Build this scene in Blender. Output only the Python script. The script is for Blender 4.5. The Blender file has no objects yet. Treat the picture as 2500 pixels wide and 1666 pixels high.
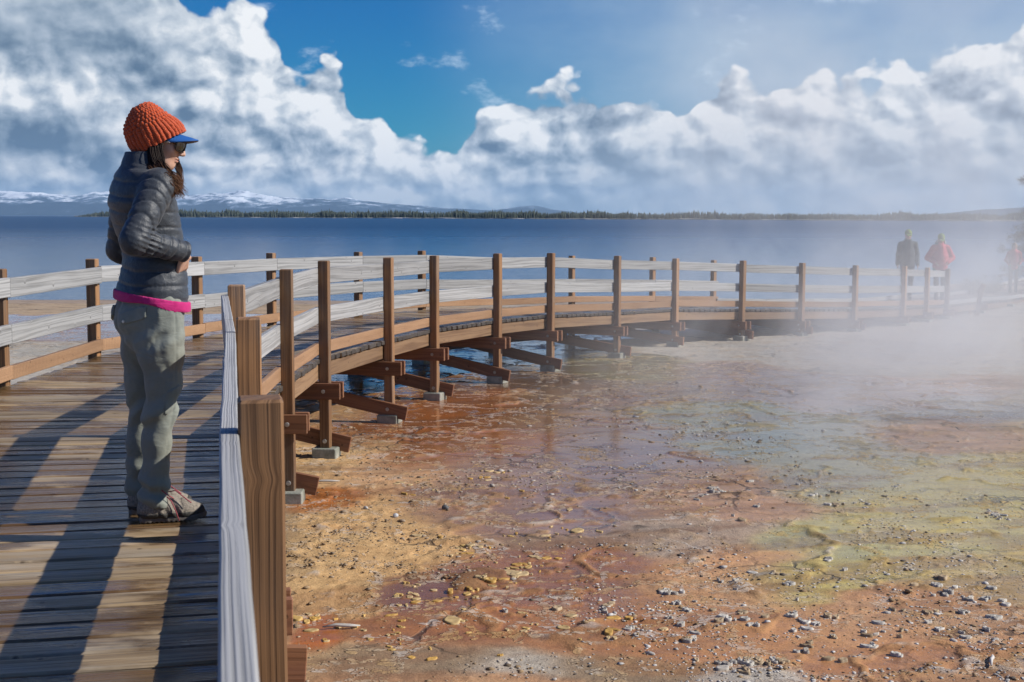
import bpy, math, random
import numpy as np
from mathutils import Vector, Matrix

R = math.radians
rng = np.random.default_rng(7)
random.seed(7)
S = bpy.context.scene
COL = S.collection

# ---------------------------------------------------------------- camera, sky, sun, exposure
CZ = 2.08                      # lens height above the hot spring ground
F = 3278.0                     # focal length in photo pixels (photo 2500 wide)
HOR = 529.0
cam_d = bpy.data.cameras.new('camera')
cam = bpy.data.objects.new('camera', cam_d)
COL.objects.link(cam)
cam_d.sensor_width = 36.0
cam_d.lens = 36.0 * F / 2500.0
cam_d.clip_start = 0.05
cam_d.clip_end = 90000.0
PITCH = math.atan((833.0 - HOR) / F)
cam.location = (0, 0, CZ)
cam.rotation_euler = (Matrix.Rotation(math.pi / 2 - PITCH, 3, 'X') @ Matrix.Rotation(R(0.12), 3, 'Z')).to_euler()
cam_d.dof.use_dof = True
cam_d.dof.focus_distance = 9.0
cam_d.dof.aperture_fstop = 14.0
S.camera = cam

HAZE = 3.8e-5
STEAM = 0.27
STEAM0 = 0.003
SUN_EL = 34.5
SUN_AZ = 92.0                  # clockwise from +Y (the view direction): the sun stands to the right
sun_dir = Vector((math.sin(R(SUN_AZ)) * math.cos(R(SUN_EL)), math.cos(R(SUN_AZ)) * math.cos(R(SUN_EL)), math.sin(R(SUN_EL))))
sd = bpy.data.lights.new('sun', 'SUN')
sd.energy = 4.8
sd.angle = R(0.53)
sd.color = (1.0, 0.94, 0.85)
sun = bpy.data.objects.new('sun', sd)
COL.objects.link(sun)
sun.rotation_euler = sun_dir.to_track_quat('Z', 'Y').to_euler()

S.view_settings.view_transform = 'Standard'
S.view_settings.look = 'None'
S.view_settings.gamma = 1.0
S.view_settings.exposure = 0.25
S.render.engine = 'CYCLES'
S.cycles.use_denoising = True
S.cycles.max_bounces = 5
S.cycles.diffuse_bounces = 2
S.cycles.glossy_bounces = 2
S.cycles.volume_bounces = 2
S.cycles.transmission_bounces = 3
S.cycles.transparent_max_bounces = 8
S.cycles.sample_clamp_indirect = 6.0
S.cycles.caustics_reflective = False
S.cycles.caustics_refractive = False

# ---------------------------------------------------------------- node helpers
class NT:
    def __init__(s, tree):
        s.t = tree
        s.t.nodes.clear()
    def n(s, typ, **kw):
        nd = s.t.nodes.new(typ)
        for k, v in kw.items():
            setattr(nd, k, v)
        return nd
    def set(s, sock, v):
        if v is None:
            return
        if isinstance(v, bpy.types.NodeSocket):
            s.t.links.new(v, sock)
        elif isinstance(v, (tuple, list)) and len(v) == 3 and sock.type == 'RGBA':
            sock.default_value = (*v, 1.0)
        else:
            sock.default_value = v
    def m(s, op, a, b=None, c=None, clamp=False):
        nd = s.n('ShaderNodeMath', operation=op, use_clamp=clamp)
        for i, v in enumerate((a, b, c)):
            s.set(nd.inputs[i], v)
        return nd.outputs[0]
    def v(s, op, a, b=None, scale=None):
        nd = s.n('ShaderNodeVectorMath', operation=op)
        s.set(nd.inputs[0], a)
        if b is not None:
            s.set(nd.inputs[1], b)
        if scale is not None:
            s.set(nd.inputs['Scale'], scale)
        return nd.outputs['Value'] if op in ('LENGTH', 'DOT_PRODUCT', 'DISTANCE') else nd.outputs[0]
    def xyz(s, a, b=0.0, c=0.0):
        nd = s.n('ShaderNodeCombineXYZ')
        for i, v in enumerate((a, b, c)):
            s.set(nd.inputs[i], v)
        return nd.outputs[0]
    def sep(s, a):
        nd = s.n('ShaderNodeSeparateXYZ')
        s.set(nd.inputs[0], a)
        return nd.outputs
    def noise(s, vec, scale=5.0, detail=3.0, rough=0.55, dist=0.0, out=0, dims='3D'):
        nd = s.n('ShaderNodeTexNoise', noise_dimensions=dims)
        s.set(nd.inputs['Vector'], vec)
        s.set(nd.inputs['Scale'], scale)
        nd.inputs['Detail'].default_value = detail
        nd.inputs['Roughness'].default_value = rough
        nd.inputs['Distortion'].default_value = dist
        return nd.outputs[out]
    def voro(s, vec, scale=5.0, feature='F1', smooth=0.5, rnd=1.0, detail=0.0, rough=0.5, out='Distance', dims='3D'):
        nd = s.n('ShaderNodeTexVoronoi', feature=feature, voronoi_dimensions=dims)
        s.set(nd.inputs['Vector'], vec)
        nd.inputs['Scale'].default_value = scale
        nd.inputs['Randomness'].default_value = rnd
        if 'Detail' in nd.inputs:
            nd.inputs['Detail'].default_value = detail
            nd.inputs['Roughness'].default_value = rough
        if feature == 'SMOOTH_F1':
            nd.inputs['Smoothness'].default_value = smooth
        return nd.outputs[out]
    def map(s, v, a, b, c=0.0, d=1.0, smooth=False):
        nd = s.n('ShaderNodeMapRange', interpolation_type='SMOOTHSTEP' if smooth else 'LINEAR')
        nd.clamp = True
        s.set(nd.inputs[0], v)
        for i, k in enumerate((a, b, c, d)):
            s.set(nd.inputs[i + 1], k)
        return nd.outputs[0]
    def mix(s, f, a, b, mode='MIX'):
        nd = s.n('ShaderNodeMix', data_type='RGBA', blend_type=mode)
        s.set(nd.inputs[0], f)
        s.set(nd.inputs[6], a)
        s.set(nd.inputs[7], b)
        return nd.outputs[2]
    def ramp(s, f, stops):
        nd = s.n('ShaderNodeValToRGB')
        s.set(nd.inputs[0], f)
        el = nd.color_ramp.elements
        while len(el) < len(stops):
            el.new(0.5)
        for e, (p, c) in zip(el, stops):
            e.position = p
            e.color = (*c, 1.0) if len(c) == 3 else c
        return nd.outputs[0]
    def attr(s, name, out='Vector'):
        nd = s.n('ShaderNodeAttribute', attribute_name=name)
        return nd.outputs[out]
    def curve(s, x, pts):
        nd = s.n('ShaderNodeFloatCurve')
        c = nd.mapping.curves[0]
        while len(c.points) < len(pts):
            c.points.new(0.5, 0.5)
        for p, (a, b) in zip(c.points, pts):
            p.location = (a, b)
            p.handle_type = 'AUTO'
        nd.mapping.update()
        s.set(nd.inputs['Value'], x)
        return nd.outputs[0]
    def bump(s, h, dist=0.01, strength=1.0, normal=None):
        nd = s.n('ShaderNodeBump')
        s.set(nd.inputs['Height'], h)
        nd.inputs['Distance'].default_value = dist
        s.set(nd.inputs['Strength'], strength)
        s.set(nd.inputs['Normal'], normal)
        return nd.outputs[0]

def new_mat(name):
    m = bpy.data.materials.new(name)
    m.use_nodes = True
    return m, NT(m.node_tree)

def finish(t, color, rough=0.6, normal=None, spec=0.5, metallic=0.0, coat=None, coat_rough=0.1, sheen=None):
    b = t.n('ShaderNodeBsdfPrincipled')
    t.set(b.inputs['Base Color'], color)
    t.set(b.inputs['Roughness'], rough)
    t.set(b.inputs['Specular IOR Level'], spec)
    t.set(b.inputs['Metallic'], metallic)
    t.set(b.inputs['Normal'], normal)
    if coat is not None:
        t.set(b.inputs['Coat Weight'], coat)
        t.set(b.inputs['Coat Roughness'], coat_rough)
        t.set(b.inputs['Coat Normal'], normal)
    if sheen is not None:
        t.set(b.inputs['Sheen Weight'], sheen)
    o = t.n('ShaderNodeOutputMaterial')
    t.t.links.new(b.outputs[0], o.inputs[0])
    return b

def simple(name, col, rough=0.6, nscale=40.0, var=0.25, bump=0.002, spec=0.4, sheen=None, metallic=0.0):
    m, t = new_mat(name)
    tc = t.n('ShaderNodeTexCoord').outputs['Object']
    nz = t.noise(tc, nscale, 4)
    c = t.mix(t.map(nz, 0.3, 0.7), tuple(x * (1 - var) for x in col), tuple(min(1, x * (1 + var)) for x in col))
    finish(t, c, rough, t.bump(nz, bump), spec, metallic, sheen=sheen)
    return m

# ---------------------------------------------------------------- world: Nishita sky with cumulus in front of it
W = bpy.data.worlds.new('World')
S.world = W
W.use_nodes = True
t = NT(W.node_tree)
sky = t.n('ShaderNodeTexSky', sky_type='NISHITA', sun_disc=False)
sky.sun_elevation = R(SUN_EL)
sky.sun_rotation = R(SUN_AZ)
sky.air_density = 1.0
sky.dust_density = 0.4
sky.ozone_density = 3.0
d = t.n('ShaderNodeTexCoord').outputs['Generated']
dx, dy, dz = t.sep(d)
hz = t.m('SQRT', t.m('ADD', t.m('MULTIPLY', dx, dx), t.m('MULTIPLY', dy, dy)))
az = t.m('ARCTAN2', dx, dy)
el = t.m('ARCTAN2', dz, hz)
# cloud plane coordinates: u right, v up, 1 unit = 1000 photo px of angle
u = t.m('MULTIPLY', az, F / 1000)
v = t.m('MULTIPLY', el, F / 1000)
def PU(px): return math.atan((px - 1250) / F) * F / 1000
def PV(px, py): return math.atan((HOR - py) / F * math.cos(math.atan((px - 1250) / F))) * F / 1000
# elevation of the top of the cloud bank along the azimuth (v at u)
prof = [(-10, .25), (-3.4, .3), (-2.2, .35), (-1.7, .6), (PU(300), .80), (PU(430), .66), (PU(520), .52), (PU(600), .52),
        (PU(670), .50), (PU(700), .45), (PU(740), .385), (PU(820), .385), (PU(850), .34), (PU(880), .285), (PU(960), .25), (PU(1060), .225),
        (PU(1110), .225), (PU(1140), .27), (PU(1185), .31), (PU(1260), .33), (PU(1400), .365), (PU(1520), .345), (PU(1640), .325), (PU(1750), .37), (PU(1830), .335),
        (PU(1920), .34), (PU(2020), .36), (PU(2110), .35), (PU(2180), .40), (PU(2330), .395), (PU(2420), .42), (PU(2500), .47), (1.6, .5)]
un = t.map(u, -2.0, 2.0)
pts = [((a + 2) / 4, b) for a, b in prof if -2 <= a <= 2]
pts = [(0.0, .22)] + pts + [(1.0, .22)]
top = t.curve(un, pts)
stretch = t.xyz(u, t.m('MULTIPLY', v, 1.25), 0.0)
warp = t.v('SUBTRACT', t.noise(stretch, 4.0, 4, 0.62, out=1, dims='2D'), (0.5, 0.5, 0.5))
P0 = t.v('ADD', stretch, t.v('SCALE', warp, scale=0.06))
def billow(P):
    a = t.voro(P, 5.2, 'SMOOTH_F1', 0.30, detail=2.6, rough=0.55, dims='2D')
    b = t.noise(P, 3.6, 8, 0.60, dims='2D')
    return t.m('ADD', t.m('MULTIPLY', t.m('SUBTRACT', 0.75, a), 0.85), t.m('MULTIPLY', b, 0.62))
B1 = billow(P0)
B2 = billow(t.v('ADD', P0, (0.024, 0.032, 0.0)))
depth = t.m('SUBTRACT', top, v)                       # how far below the top of the bank
cov = t.m('ADD', t.m('MULTIPLY', depth, 7.5), t.m('MULTIPLY', t.m('SUBTRACT', B1, 0.58), 1.0))
alpha = t.map(cov, -0.04, 0.11, 0, 1, True)
f1 = t.noise(P0, 11.0, 6, 0.62, dims='2D')
f2 = t.noise(t.v('ADD', P0, (0.011, 0.014, 0.0)), 11.0, 6, 0.62, dims='2D')
lit = t.m('ADD', t.m('MULTIPLY', t.m('SUBTRACT', B1, B2), 1.5), t.m('MULTIPLY', t.m('SUBTRACT', f1, f2), 1.0))
big = t.noise(t.v('ADD', stretch, (3.1, 1.7, 0)), 2.6, 4, 0.5, dims='2D')
mid = t.noise(t.v('MULTIPLY', stretch, (1.0, 1.7, 1.0)), 9.0, 4, 0.55, dims='2D')
shade = t.map(depth, 0.0, 0.34, 0.78, 0.52)           # tops are sunlit, bases grey
shade = t.m('ADD', shade, t.m('MULTIPLY', t.m('SUBTRACT', big, 0.5), 0.85))
shade = t.m('ADD', shade, t.m('MULTIPLY', t.m('SUBTRACT', mid, 0.5), 0.25))
def gauss(px, py, rx, ry, amp):
    a = t.m('DIVIDE', t.m('SUBTRACT', u, PU(px)), rx / 1000)
    b = t.m('DIVIDE', t.m('SUBTRACT', v, PV(px, py)), ry / 1000)
    r2 = t.m('ADD', t.m('MULTIPLY', a, a), t.m('MULTIPLY', b, b))
    return t.m('MULTIPLY', t.m('EXPONENT', t.m('MULTIPLY', r2, -1.0)), amp)
# broad light and dark masses of this sky
for bl in [(100, 345, 300, 55, -.36), (150, 120, 300, 120, -.12), (0, 230, 160, 50, .22), (600, 110, 110, 80, .36), (760, 230, 130, 90, .22), (600, 280, 130, 80, .12),
           (430, 130, 120, 70, -.10), (120, 430, 300, 18, .26), (1470, 290, 190, 50, -.30), (1420, 200, 150, 32, .16), (1850, 430, 500, 60, -.20), (2230, 190, 330, 60, .30),
           (1700, 310, 230, 40, .18), (820, 380, 260, 40, .10), (950, 480, 500, 16, .22), (2380, 392, 42, 10, .5), (2150, 412, 70, 8, .3), (1310, 440, 50, 12, .3), (1450, 480, 90, 26, .15), (1180, 360, 80, 18, -.2)]:
    shade = t.m('ADD', shade, gauss(*bl))
# the soft grey sheet at the upper left has little relief
soft = t.m('ADD', gauss(150, 60, 330, 120, 1.0), gauss(100, 345, 320, 50, .8), clamp=True)
L = t.m('ADD', t.m('MULTIPLY', lit, t.map(soft, 0, 1, 1.0, 0.35)), shade, clamp=True)
ccol = t.ramp(L, [(0.0, (0.085, 0.145, 0.225)), (0.22, (0.19, 0.26, 0.345)), (0.46, (0.335, 0.405, 0.49)), (0.72, (0.53, 0.585, 0.645)), (1.0, (0.80, 0.815, 0.83))])
# towards the horizon clouds fade into blue grey air
low = t.m('MULTIPLY', t.map(v, 0.0, t.map(u, -0.1, 0.3, 0.12, 0.26), 1.0, 0.0), t.map(u, -0.1, 0.3, 0.45, 0.75))
ccol = t.mix(low, ccol, (0.25, 0.345, 0.44))
# pale steam haze on the right painted into the sky colour, and wisps
veiln = t.noise(t.v('MULTIPLY', stretch, (1.0, 1.6, 1.0)), 2.6, 4, 0.55, dims='2D')
veil = t.m('MULTIPLY', t.map(u, -0.30, 0.45, 0.0, 0.95, True), t.map(veiln, 0.3, 0.7, 0.5, 1.0))
veil = t.m('MULTIPLY', veil, t.map(v, 0.9, 0.45, 0.15, 1.0))
wisp = t.map(t.noise(t.v('MULTIPLY', stretch, (1.4, 2.2, 1.0)), 3.4, 5, 0.6, dims='2D'), 0.60, 0.78, 0, 0.5, True)
blue = t.n('ShaderNodeHueSaturation')
t.set(blue.inputs['Color'], sky.outputs[0])
blue.inputs['Saturation'].default_value = 1.45
blue.inputs['Value'].default_value = 0.11
skyc = t.mix(1.0, blue.outputs[0], (0.0, 0.38, 0.64), 'MULTIPLY')
skyc = t.mix(veil, skyc, (0.31, 0.44, 0.58))
skyc = t.mix(wisp, skyc, (0.62, 0.74, 0.86))
full = t.mix(alpha, skyc, ccol)
below = t.map(v, -0.02, 0.0, 0.0, 1.0)
full = t.mix(below, (0.12, 0.16, 0.20), full)
bg = t.n('ShaderNodeBackground')
t.set(bg.inputs[0], full)
bg.inputs[1].default_value = 1.0
wo = t.n('ShaderNodeOutputWorld')
t.t.links.new(bg.outputs[0], wo.inputs[0])
W.cycles.sampling_method = 'MANUAL'
W.cycles.sample_map_resolution = 1024

# ---------------------------------------------------------------- numpy noise
_perm = np.random.default_rng(3).permutation(4096).astype(np.int64)
_val = np.random.default_rng(4).random(4096)
def vnoise(x, y, z=None, seed=0):
    if z is None:
        z = np.zeros_like(x)
    xi, yi, zi = np.floor(x).astype(np.int64), np.floor(y).astype(np.int64), np.floor(z).astype(np.int64)
    fx, fy, fz = x - xi, y - yi, z - zi
    fx, fy, fz = fx * fx * (3 - 2 * fx), fy * fy * (3 - 2 * fy), fz * fz * (3 - 2 * fz)
    def h(a, b, c):
        return _val[_perm[(_perm[(_perm[(a + seed) & 4095] + b) & 4095] + c) & 4095]]
    r = 0
    for i, wx in ((0, 1 - fx), (1, fx)):
        for j, wy in ((0, 1 - fy), (1, fy)):
            r = r + wx * wy * ((1 - fz) * h(xi + i, yi + j, zi) + fz * h(xi + i, yi + j, zi + 1))
    return r
def fbm(x, y, z=None, oct=4, seed=0, gain=0.5):
    s, a, tot, k = 0, 1.0, 0, 1.0
    for o in range(oct):
        s = s + a * vnoise(x * k, y * k, None if z is None else z * k, seed + 17 * o)
        tot += a
        a *= gain
        k *= 2.03
    return s / tot
def sstep(x, a, b):
    q = np.clip((x - a) / (b - a), 0, 1)
    return q * q * (3 - 2 * q)

# ---------------------------------------------------------------- object helpers
def tag(o, label=None, cat=None, group=None, kind=None):
    if label: o['label'] = label
    if cat: o['category'] = cat
    if group: o['group'] = group
    if kind: o['kind'] = kind
    return o
def empty(name, loc=(0, 0, 0), rz=0.0):
    o = bpy.data.objects.new(name, None)
    COL.objects.link(o)
    o.location = loc
    o.rotation_euler = (0, 0, rz)
    return o
def mesh_np(name, V, faces, mat, parent=None, smooth=False, attrs=None, mats=None, fm=None):
    """V (n,3) array; faces = list of tuples or (m,k) array; attrs {name:(type, domain, array)}"""
    me = bpy.data.meshes.new(name)
    V = np.asarray(V, dtype=np.float32)
    if isinstance(faces, np.ndarray):
        k = faces.shape[1]
        me.vertices.add(len(V))
        me.vertices.foreach_set('co', V.ravel())
        me.loops.add(faces.size)
        me.loops.foreach_set('vertex_index', faces.astype(np.int32).ravel())
        me.polygons.add(len(faces))
        me.polygons.foreach_set('loop_start', np.arange(0, faces.size, k, dtype=np.int32))
        me.polygons.foreach_set('loop_total', np.full(len(faces), k, dtype=np.int32))
        me.update(calc_edges=True)
    else:
        me.from_pydata([tuple(map(float, p)) for p in V], [], faces)
        me.update()
    for mm in (mats or [mat]):
        me.materials.append(mm)
    if fm is not None:
        me.polygons.foreach_set('material_index', np.asarray(fm, dtype=np.int32))
    if smooth:
        me.polygons.foreach_set('use_smooth', np.ones(len(me.polygons), dtype=bool))
    for an, (ty, dom, arr) in (attrs or {}).items():
        at = me.attributes.new(an, ty, dom)
        fld = {'FLOAT': 'value', 'FLOAT_VECTOR': 'vector', 'FLOAT_COLOR': 'color'}[ty]
        at.data.foreach_set(fld, np.asarray(arr, dtype=np.float32).ravel())
    me.update()
    o = bpy.data.objects.new(name, me)
    COL.objects.link(o)
    if parent is not None:
        o.parent = parent
    return o

class MB:
    """collects boards / tubes with local wood coordinates"""
    def __init__(s):
        s.V, s.Fc, s.wc, s.rn, s.fm = [], [], [], [], []
    def loft(s, secs, axis_len=None, seed=None, cap=True, rnd=None):
        """secs: list of rings (each (k,3) list, same k); local coords per ring given with it: (ring, wc)"""
        base = len(s.V)
        k = len(secs[0][0])
        off = rng.random(3) * np.array([40, 4, 4])
        rn = rng.random() if rnd is None else rnd
        for ring, wc in secs:
            for p, w in zip(ring, wc):
                s.V.append(tuple(p))
                s.wc.append(tuple(np.asarray(w) + off))
                s.rn.append(rn)
        n = len(secs)
        for i in range(n - 1):
            for j in range(k):
                a, b = base + i * k + j, base + i * k + (j + 1) % k
                s.Fc.append((a, b, b + k, a + k))
                s.fm.append(1 if i in (0, n - 2) else 0)
        if cap:
            s.Fc.append(tuple(base + j for j in reversed(range(k))))
            s.Fc.append(tuple(base + (n - 1) * k + j for j in range(k)))
            s.fm += [1, 1]
    def board(s, p0, p1, wdir, hw, ht, ch=0.004, seg=1, jit=0.0, w0=None, w1=None, rnd=None):
        """board from p0 to p1; wdir = direction of its width (half hw), ht = half thickness; w0/w1 = half widths at the ends"""
        p0, p1 = np.asarray(p0, float), np.asarray(p1, float)
        ax = p1 - p0
        Ln = np.linalg.norm(ax)
        ax = ax / Ln
        wd = np.asarray(wdir, float)
        wd = wd - ax * wd.dot(ax)
        wd /= np.linalg.norm(wd)
        td = np.cross(ax, wd)
        w0 = hw if w0 is None else w0
        w1 = hw if w1 is None else w1
        ch = min(ch, ht * 0.45, hw * 0.45)
        secs = []
        stops = [(0.0, ch)] + [(ch + (Ln - 2 * ch) * i / seg, 0.0) for i in range(seg + 1)] + [(Ln, ch)]
        for l, inset in stops:
            f = l / Ln
            a = w0 + (w1 - w0) * f - inset
            b = ht - inset
            c = p0 + ax * l + (wd * rng.normal(0, jit) + td * rng.normal(0, jit) if jit else 0)
            cc = ch if inset == 0 else ch * 0.3
            loc = [(-a + cc, -b), (a - cc, -b), (a, -b + cc), (a, b - cc), (a - cc, b), (-a + cc, b), (-a, b - cc), (-a, -b + cc)]
            secs.append(([c + wd * q[0] + td * q[1] for q in loc], [(l, q[0], q[1]) for q in loc]))
        s.loft(secs, rnd=rnd)
    def tube(s, pts, rad, k=8, rnd=None):
        pts = [np.asarray(p, float) for p in pts]
        secs = []
        up = np.array([0.13, 0.21, 0.97])
        l = 0
        for i, p in enumerate(pts):
            a = pts[min(i + 1, len(pts) - 1)] - pts[max(i - 1, 0)]
            a = a / (np.linalg.norm(a) + 1e-9)
            e = np.cross(a, up)
            if np.linalg.norm(e) < 0.05:
                e = np.cross(a, (1, 0, 0))
            e /= np.linalg.norm(e)
            f = np.cross(a, e)
            r = rad[i] if hasattr(rad, '__len__') else rad
            if i: l += np.linalg.norm(p - pts[i - 1])
            ring = [p + (e * math.cos(q) + f * math.sin(q)) * r for q in np.linspace(0, 2 * math.pi, k, endpoint=False)]
            secs.append((ring, [(l, r * math.cos(q), r * math.sin(q)) for q in np.linspace(0, 2 * math.pi, k, endpoint=False)]))
        s.loft(secs, rnd=rnd)
    def build(s, name, mat, parent=None, smooth=False, ends=None):
        V = np.array(s.V)
        at = {'wc': ('FLOAT_VECTOR', 'POINT', np.array(s.wc)), 'rnd': ('FLOAT', 'POINT', np.array(s.rn))}
        return mesh_np(name, V, s.Fc, mat, parent, smooth, at, mats=[mat, ends] if ends else None, fm=s.fm if ends else None)
# ---------------------------------------------------------------- wood
def wood(name, light, dark, ring=0.011, contrast=0.7, rough=0.65, fiber=0.5, knots=True, var=0.25, bump=1.0, spec=0.35,
         dots=False, wet=None, warp=0.085, bmul=0.6, ends=None, fadecol=None, fade=0.0):
    m, t = new_mat(name)
    wc = t.attr('wc')
    rn = t.attr('rnd', 'Fac')
    l, a, b = t.sep(wc)
    lz = t.xyz(t.m('MULTIPLY', l, 0.075), a, b)
    wv = t.noise(lz, 7.0, 2, 0.5)
    r = t.m('ADD', t.m('MULTIPLY', wv, warp), t.m('MULTIPLY', a, 0.42))
    r = t.m('ADD', r, t.m('MULTIPLY', b, bmul))
    kd = None
    if knots:
        kv = t.xyz(l, t.m('MULTIPLY', a, 1.0), 0.0)
        kd = t.voro(kv, 3.1, 'F1', dims='2D')
        r = t.m('ADD', r, t.m('MULTIPLY', t.m('EXPONENT', t.m('MULTIPLY', kd, -34.0)), 0.026))
    s = t.noise(t.xyz(t.m('MULTIPLY', r, 1.25 / ring), t.m('MULTIPLY', l, 0.4), 0.0), 1.0, 2.5, 0.55, dims='2D')
    s = t.map(s, 0.36, 0.66, 0, 1, True)
    fb = t.noise(t.xyz(t.m('MULTIPLY', l, 2.2), t.m('MULTIPLY', a, 90.0), t.m('MULTIPLY', b, 90.0)), 1.0, 4, 0.6)
    f = t.m('ADD', t.m('MULTIPLY', s, contrast), t.m('MULTIPLY', t.m('SUBTRACT', fb, 0.5), fiber * 1.6))
    big = t.noise(t.xyz(t.m('MULTIPLY', l, 1.1), t.m('MULTIPLY', a, 6.0), t.m('MULTIPLY', b, 6.0)), 1.3, 4, 0.6)
    f = t.m('ADD', f, t.m('MULTIPLY', t.m('SUBTRACT', big, 0.5), 0.9), clamp=True)
    c = t.mix(f, light, dark)
    if fadecol:
        c = t.mix(t.m('MULTIPLY', t.map(big, 0.42, 0.68, 0, 1, True), fade), c, fadecol)
    g = t.m('ADD', 1 - var, t.m('MULTIPLY', rn, 2 * var))
    c = t.mix(1.0, c, t.xyz(g, g, g), 'MULTIPLY')
    if knots:
        c = t.mix(t.map(kd, 0.035, 0.015, 0, 0.75), c, tuple(x * 0.35 for x in dark))
    h = t.m('MULTIPLY', f, -0.6)
    if dots:
        dv = t.xyz(t.m('MULTIPLY', l, 34.0), t.m('MULTIPLY', a, 110.0), 0.0)
        dd = t.voro(dv, 1.0, 'F1', rnd=0.25, dims='2D')
        dm = t.map(dd, 0.30, 0.18, 0, 1)
        c = t.mix(t.m('MULTIPLY', dm, 0.7), c, tuple(x * 0.5 for x in dark))
        h = t.m('SUBTRACT', h, t.m('MULTIPLY', dm, 0.7))
    rgh = rough
    if wet is not None:
        pos = t.n('ShaderNodeNewGeometry').outputs['Position']
        w1 = t.noise(t.v('MULTIPLY', pos, (0.8, 1.6, 1.0)), 1.7, 5, 0.6)
        w1 = t.m('ADD', w1, t.m('MULTIPLY', t.m('SUBTRACT', rn, 0.5), 0.28))
        wm = t.map(w1, wet[0], wet[1], 0, 1, True)
        c = t.mix(wm, c, t.mix(1.0, c, (0.30, 0.235, 0.165), 'MULTIPLY'))
        rgh = t.map(wm, 0, 1, rough, 0.17)
        sp = t.map(wm, 0, 1, spec, 0.55)
    else:
        sp = spec
    finish(t, c, rgh, t.bump(h, 0.0022 * bump, 0.9), sp)
    return m
M = {}
M['post'] = wood('wood_post', (0.33, 0.175, 0.08), (0.08, 0.036, 0.016), ring=0.0075, contrast=0.6, knots=True, warp=0.03, bmul=0.5, var=0.32, fadecol=(0.30, 0.23, 0.17), fade=0.5)
M['rail'] = wood('wood_rail_grey', (0.375, 0.372, 0.368), (0.15, 0.148, 0.145), ring=0.009, contrast=0.72, var=0.22, warp=0.04, bmul=1.6, rough=0.6, fadecol=(0.44, 0.44, 0.44), fade=0.4)
M['kick'] = wood('wood_kick', (0.38, 0.225, 0.125), (0.17, 0.085, 0.042), ring=0.016, contrast=0.25, dots=True, var=0.2, rough=0.6)
M['beam'] = wood('wood_beam', (0.27, 0.125, 0.06), (0.085, 0.034, 0.018), ring=0.012, contrast=0.5, var=0.25, fadecol=(0.22, 0.10, 0.07), fade=0.4)
M['string'] = wood('wood_stringer', (0.26, 0.16, 0.088), (0.10, 0.05, 0.026), ring=0.014, contrast=0.55, var=0.18)
M['plank'] = wood('wood_plank', (0.43, 0.31, 0.175), (0.095, 0.058, 0.028), ring=0.009, contrast=0.5, fiber=1.2, var=0.36, rough=0.5, bump=2.8,
                  wet=(0.38, 0.54), fadecol=(0.52, 0.45, 0.35), fade=0.6)
M['plank_end'] = wood('wood_plank_end', (0.075, 0.062, 0.052), (0.025, 0.02, 0.018), ring=0.010, contrast=0.5, var=0.25)
M['driftwood'] = wood('wood_drift', (0.52, 0.49, 0.45), (0.22, 0.20, 0.18), ring=0.01, knots=False)
M['bolt'] = simple('bolt_steel', (0.50, 0.49, 0.47), 0.4, metallic=0.7, bump=0.0005)
def concrete():
    m, t = new_mat('footing_block')
    tc = t.n('ShaderNodeTexCoord').outputs['Object']
    p = t.n('ShaderNodeNewGeometry').outputs['Position']
    n1 = t.noise(p, 9, 6, 0.65)
    n2 = t.noise(p, 90, 3, 0.6)
    c = t.mix(t.map(n1, 0.35, 0.65), (0.20, 0.21, 0.17), (0.46, 0.45, 0.40))
    c = t.mix(t.m('MULTIPLY', n2, 0.4), c, (0.16, 0.17, 0.12))
    finish(t, c, 0.85, t.bump(n2, 0.004))
    return m
M['footing'] = concrete()

# ---------------------------------------------------------------- lake
def lake_mat():
    m, t = new_mat('lake_water')
    p = t.n('ShaderNodeNewGeometry').outputs['Position']
    x, y, z = t.sep(p)
    dist = t.m('SQRT', t.m('ADD', t.m('MULTIPLY', x, x), t.m('MULTIPLY', y, y)))
    w1 = t.noise(t.v('MULTIPLY', p, (0.6, 1.0, 1.0)), 2.2, 4, 0.6, 0.6)
    w2 = t.noise(t.v('MULTIPLY', p, (0.010, 0.05, 1.0)), 1.0, 5, 0.65)
    w3 = t.noise(t.v('MULTIPLY', p, (0.5, 0.5, 1.0)), 0.5, 4, 0.6)
    c = t.mix(t.map(w2, 0.3, 0.7), (0.012, 0.055, 0.125), (0.020, 0.075, 0.16))
    w4 = t.noise(t.v('MULTIPLY', p, (1.1, .07, 1.0)), 1.0, 7, 0.78)
    w5 = t.noise(t.v('MULTIPLY', p, (4.0, .9, 1.0)), 1.0, 4, 0.7)
    k4 = t.m('ADD', t.map(w4, 0.35, 0.65, 0.55, 1.35), t.m('MULTIPLY', t.m('SUBTRACT', w5, 0.5), 0.9))  # light and dark of the ripples' reflections, painted into the water colour
    c = t.mix(1.0, c, t.xyz(k4, k4, k4), 'MULTIPLY')
    shal = t.map(dist, 36.0, 90.0, 1.0, 0.0, True)
    c = t.mix(t.m('MULTIPLY', shal, 0.7), c, (0.085, 0.135, 0.20))
    n = t.bump(t.m('ADD', w1, t.m('MULTIPLY', w3, 1.5)), 0.22, t.map(dist, 30, 260, 0.30, 1.0, True))
    finish(t, c, t.map(dist, 35, 300, 0.14, 0.42), n, 0.42)
    return m
M['lake'] = lake_mat()

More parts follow.
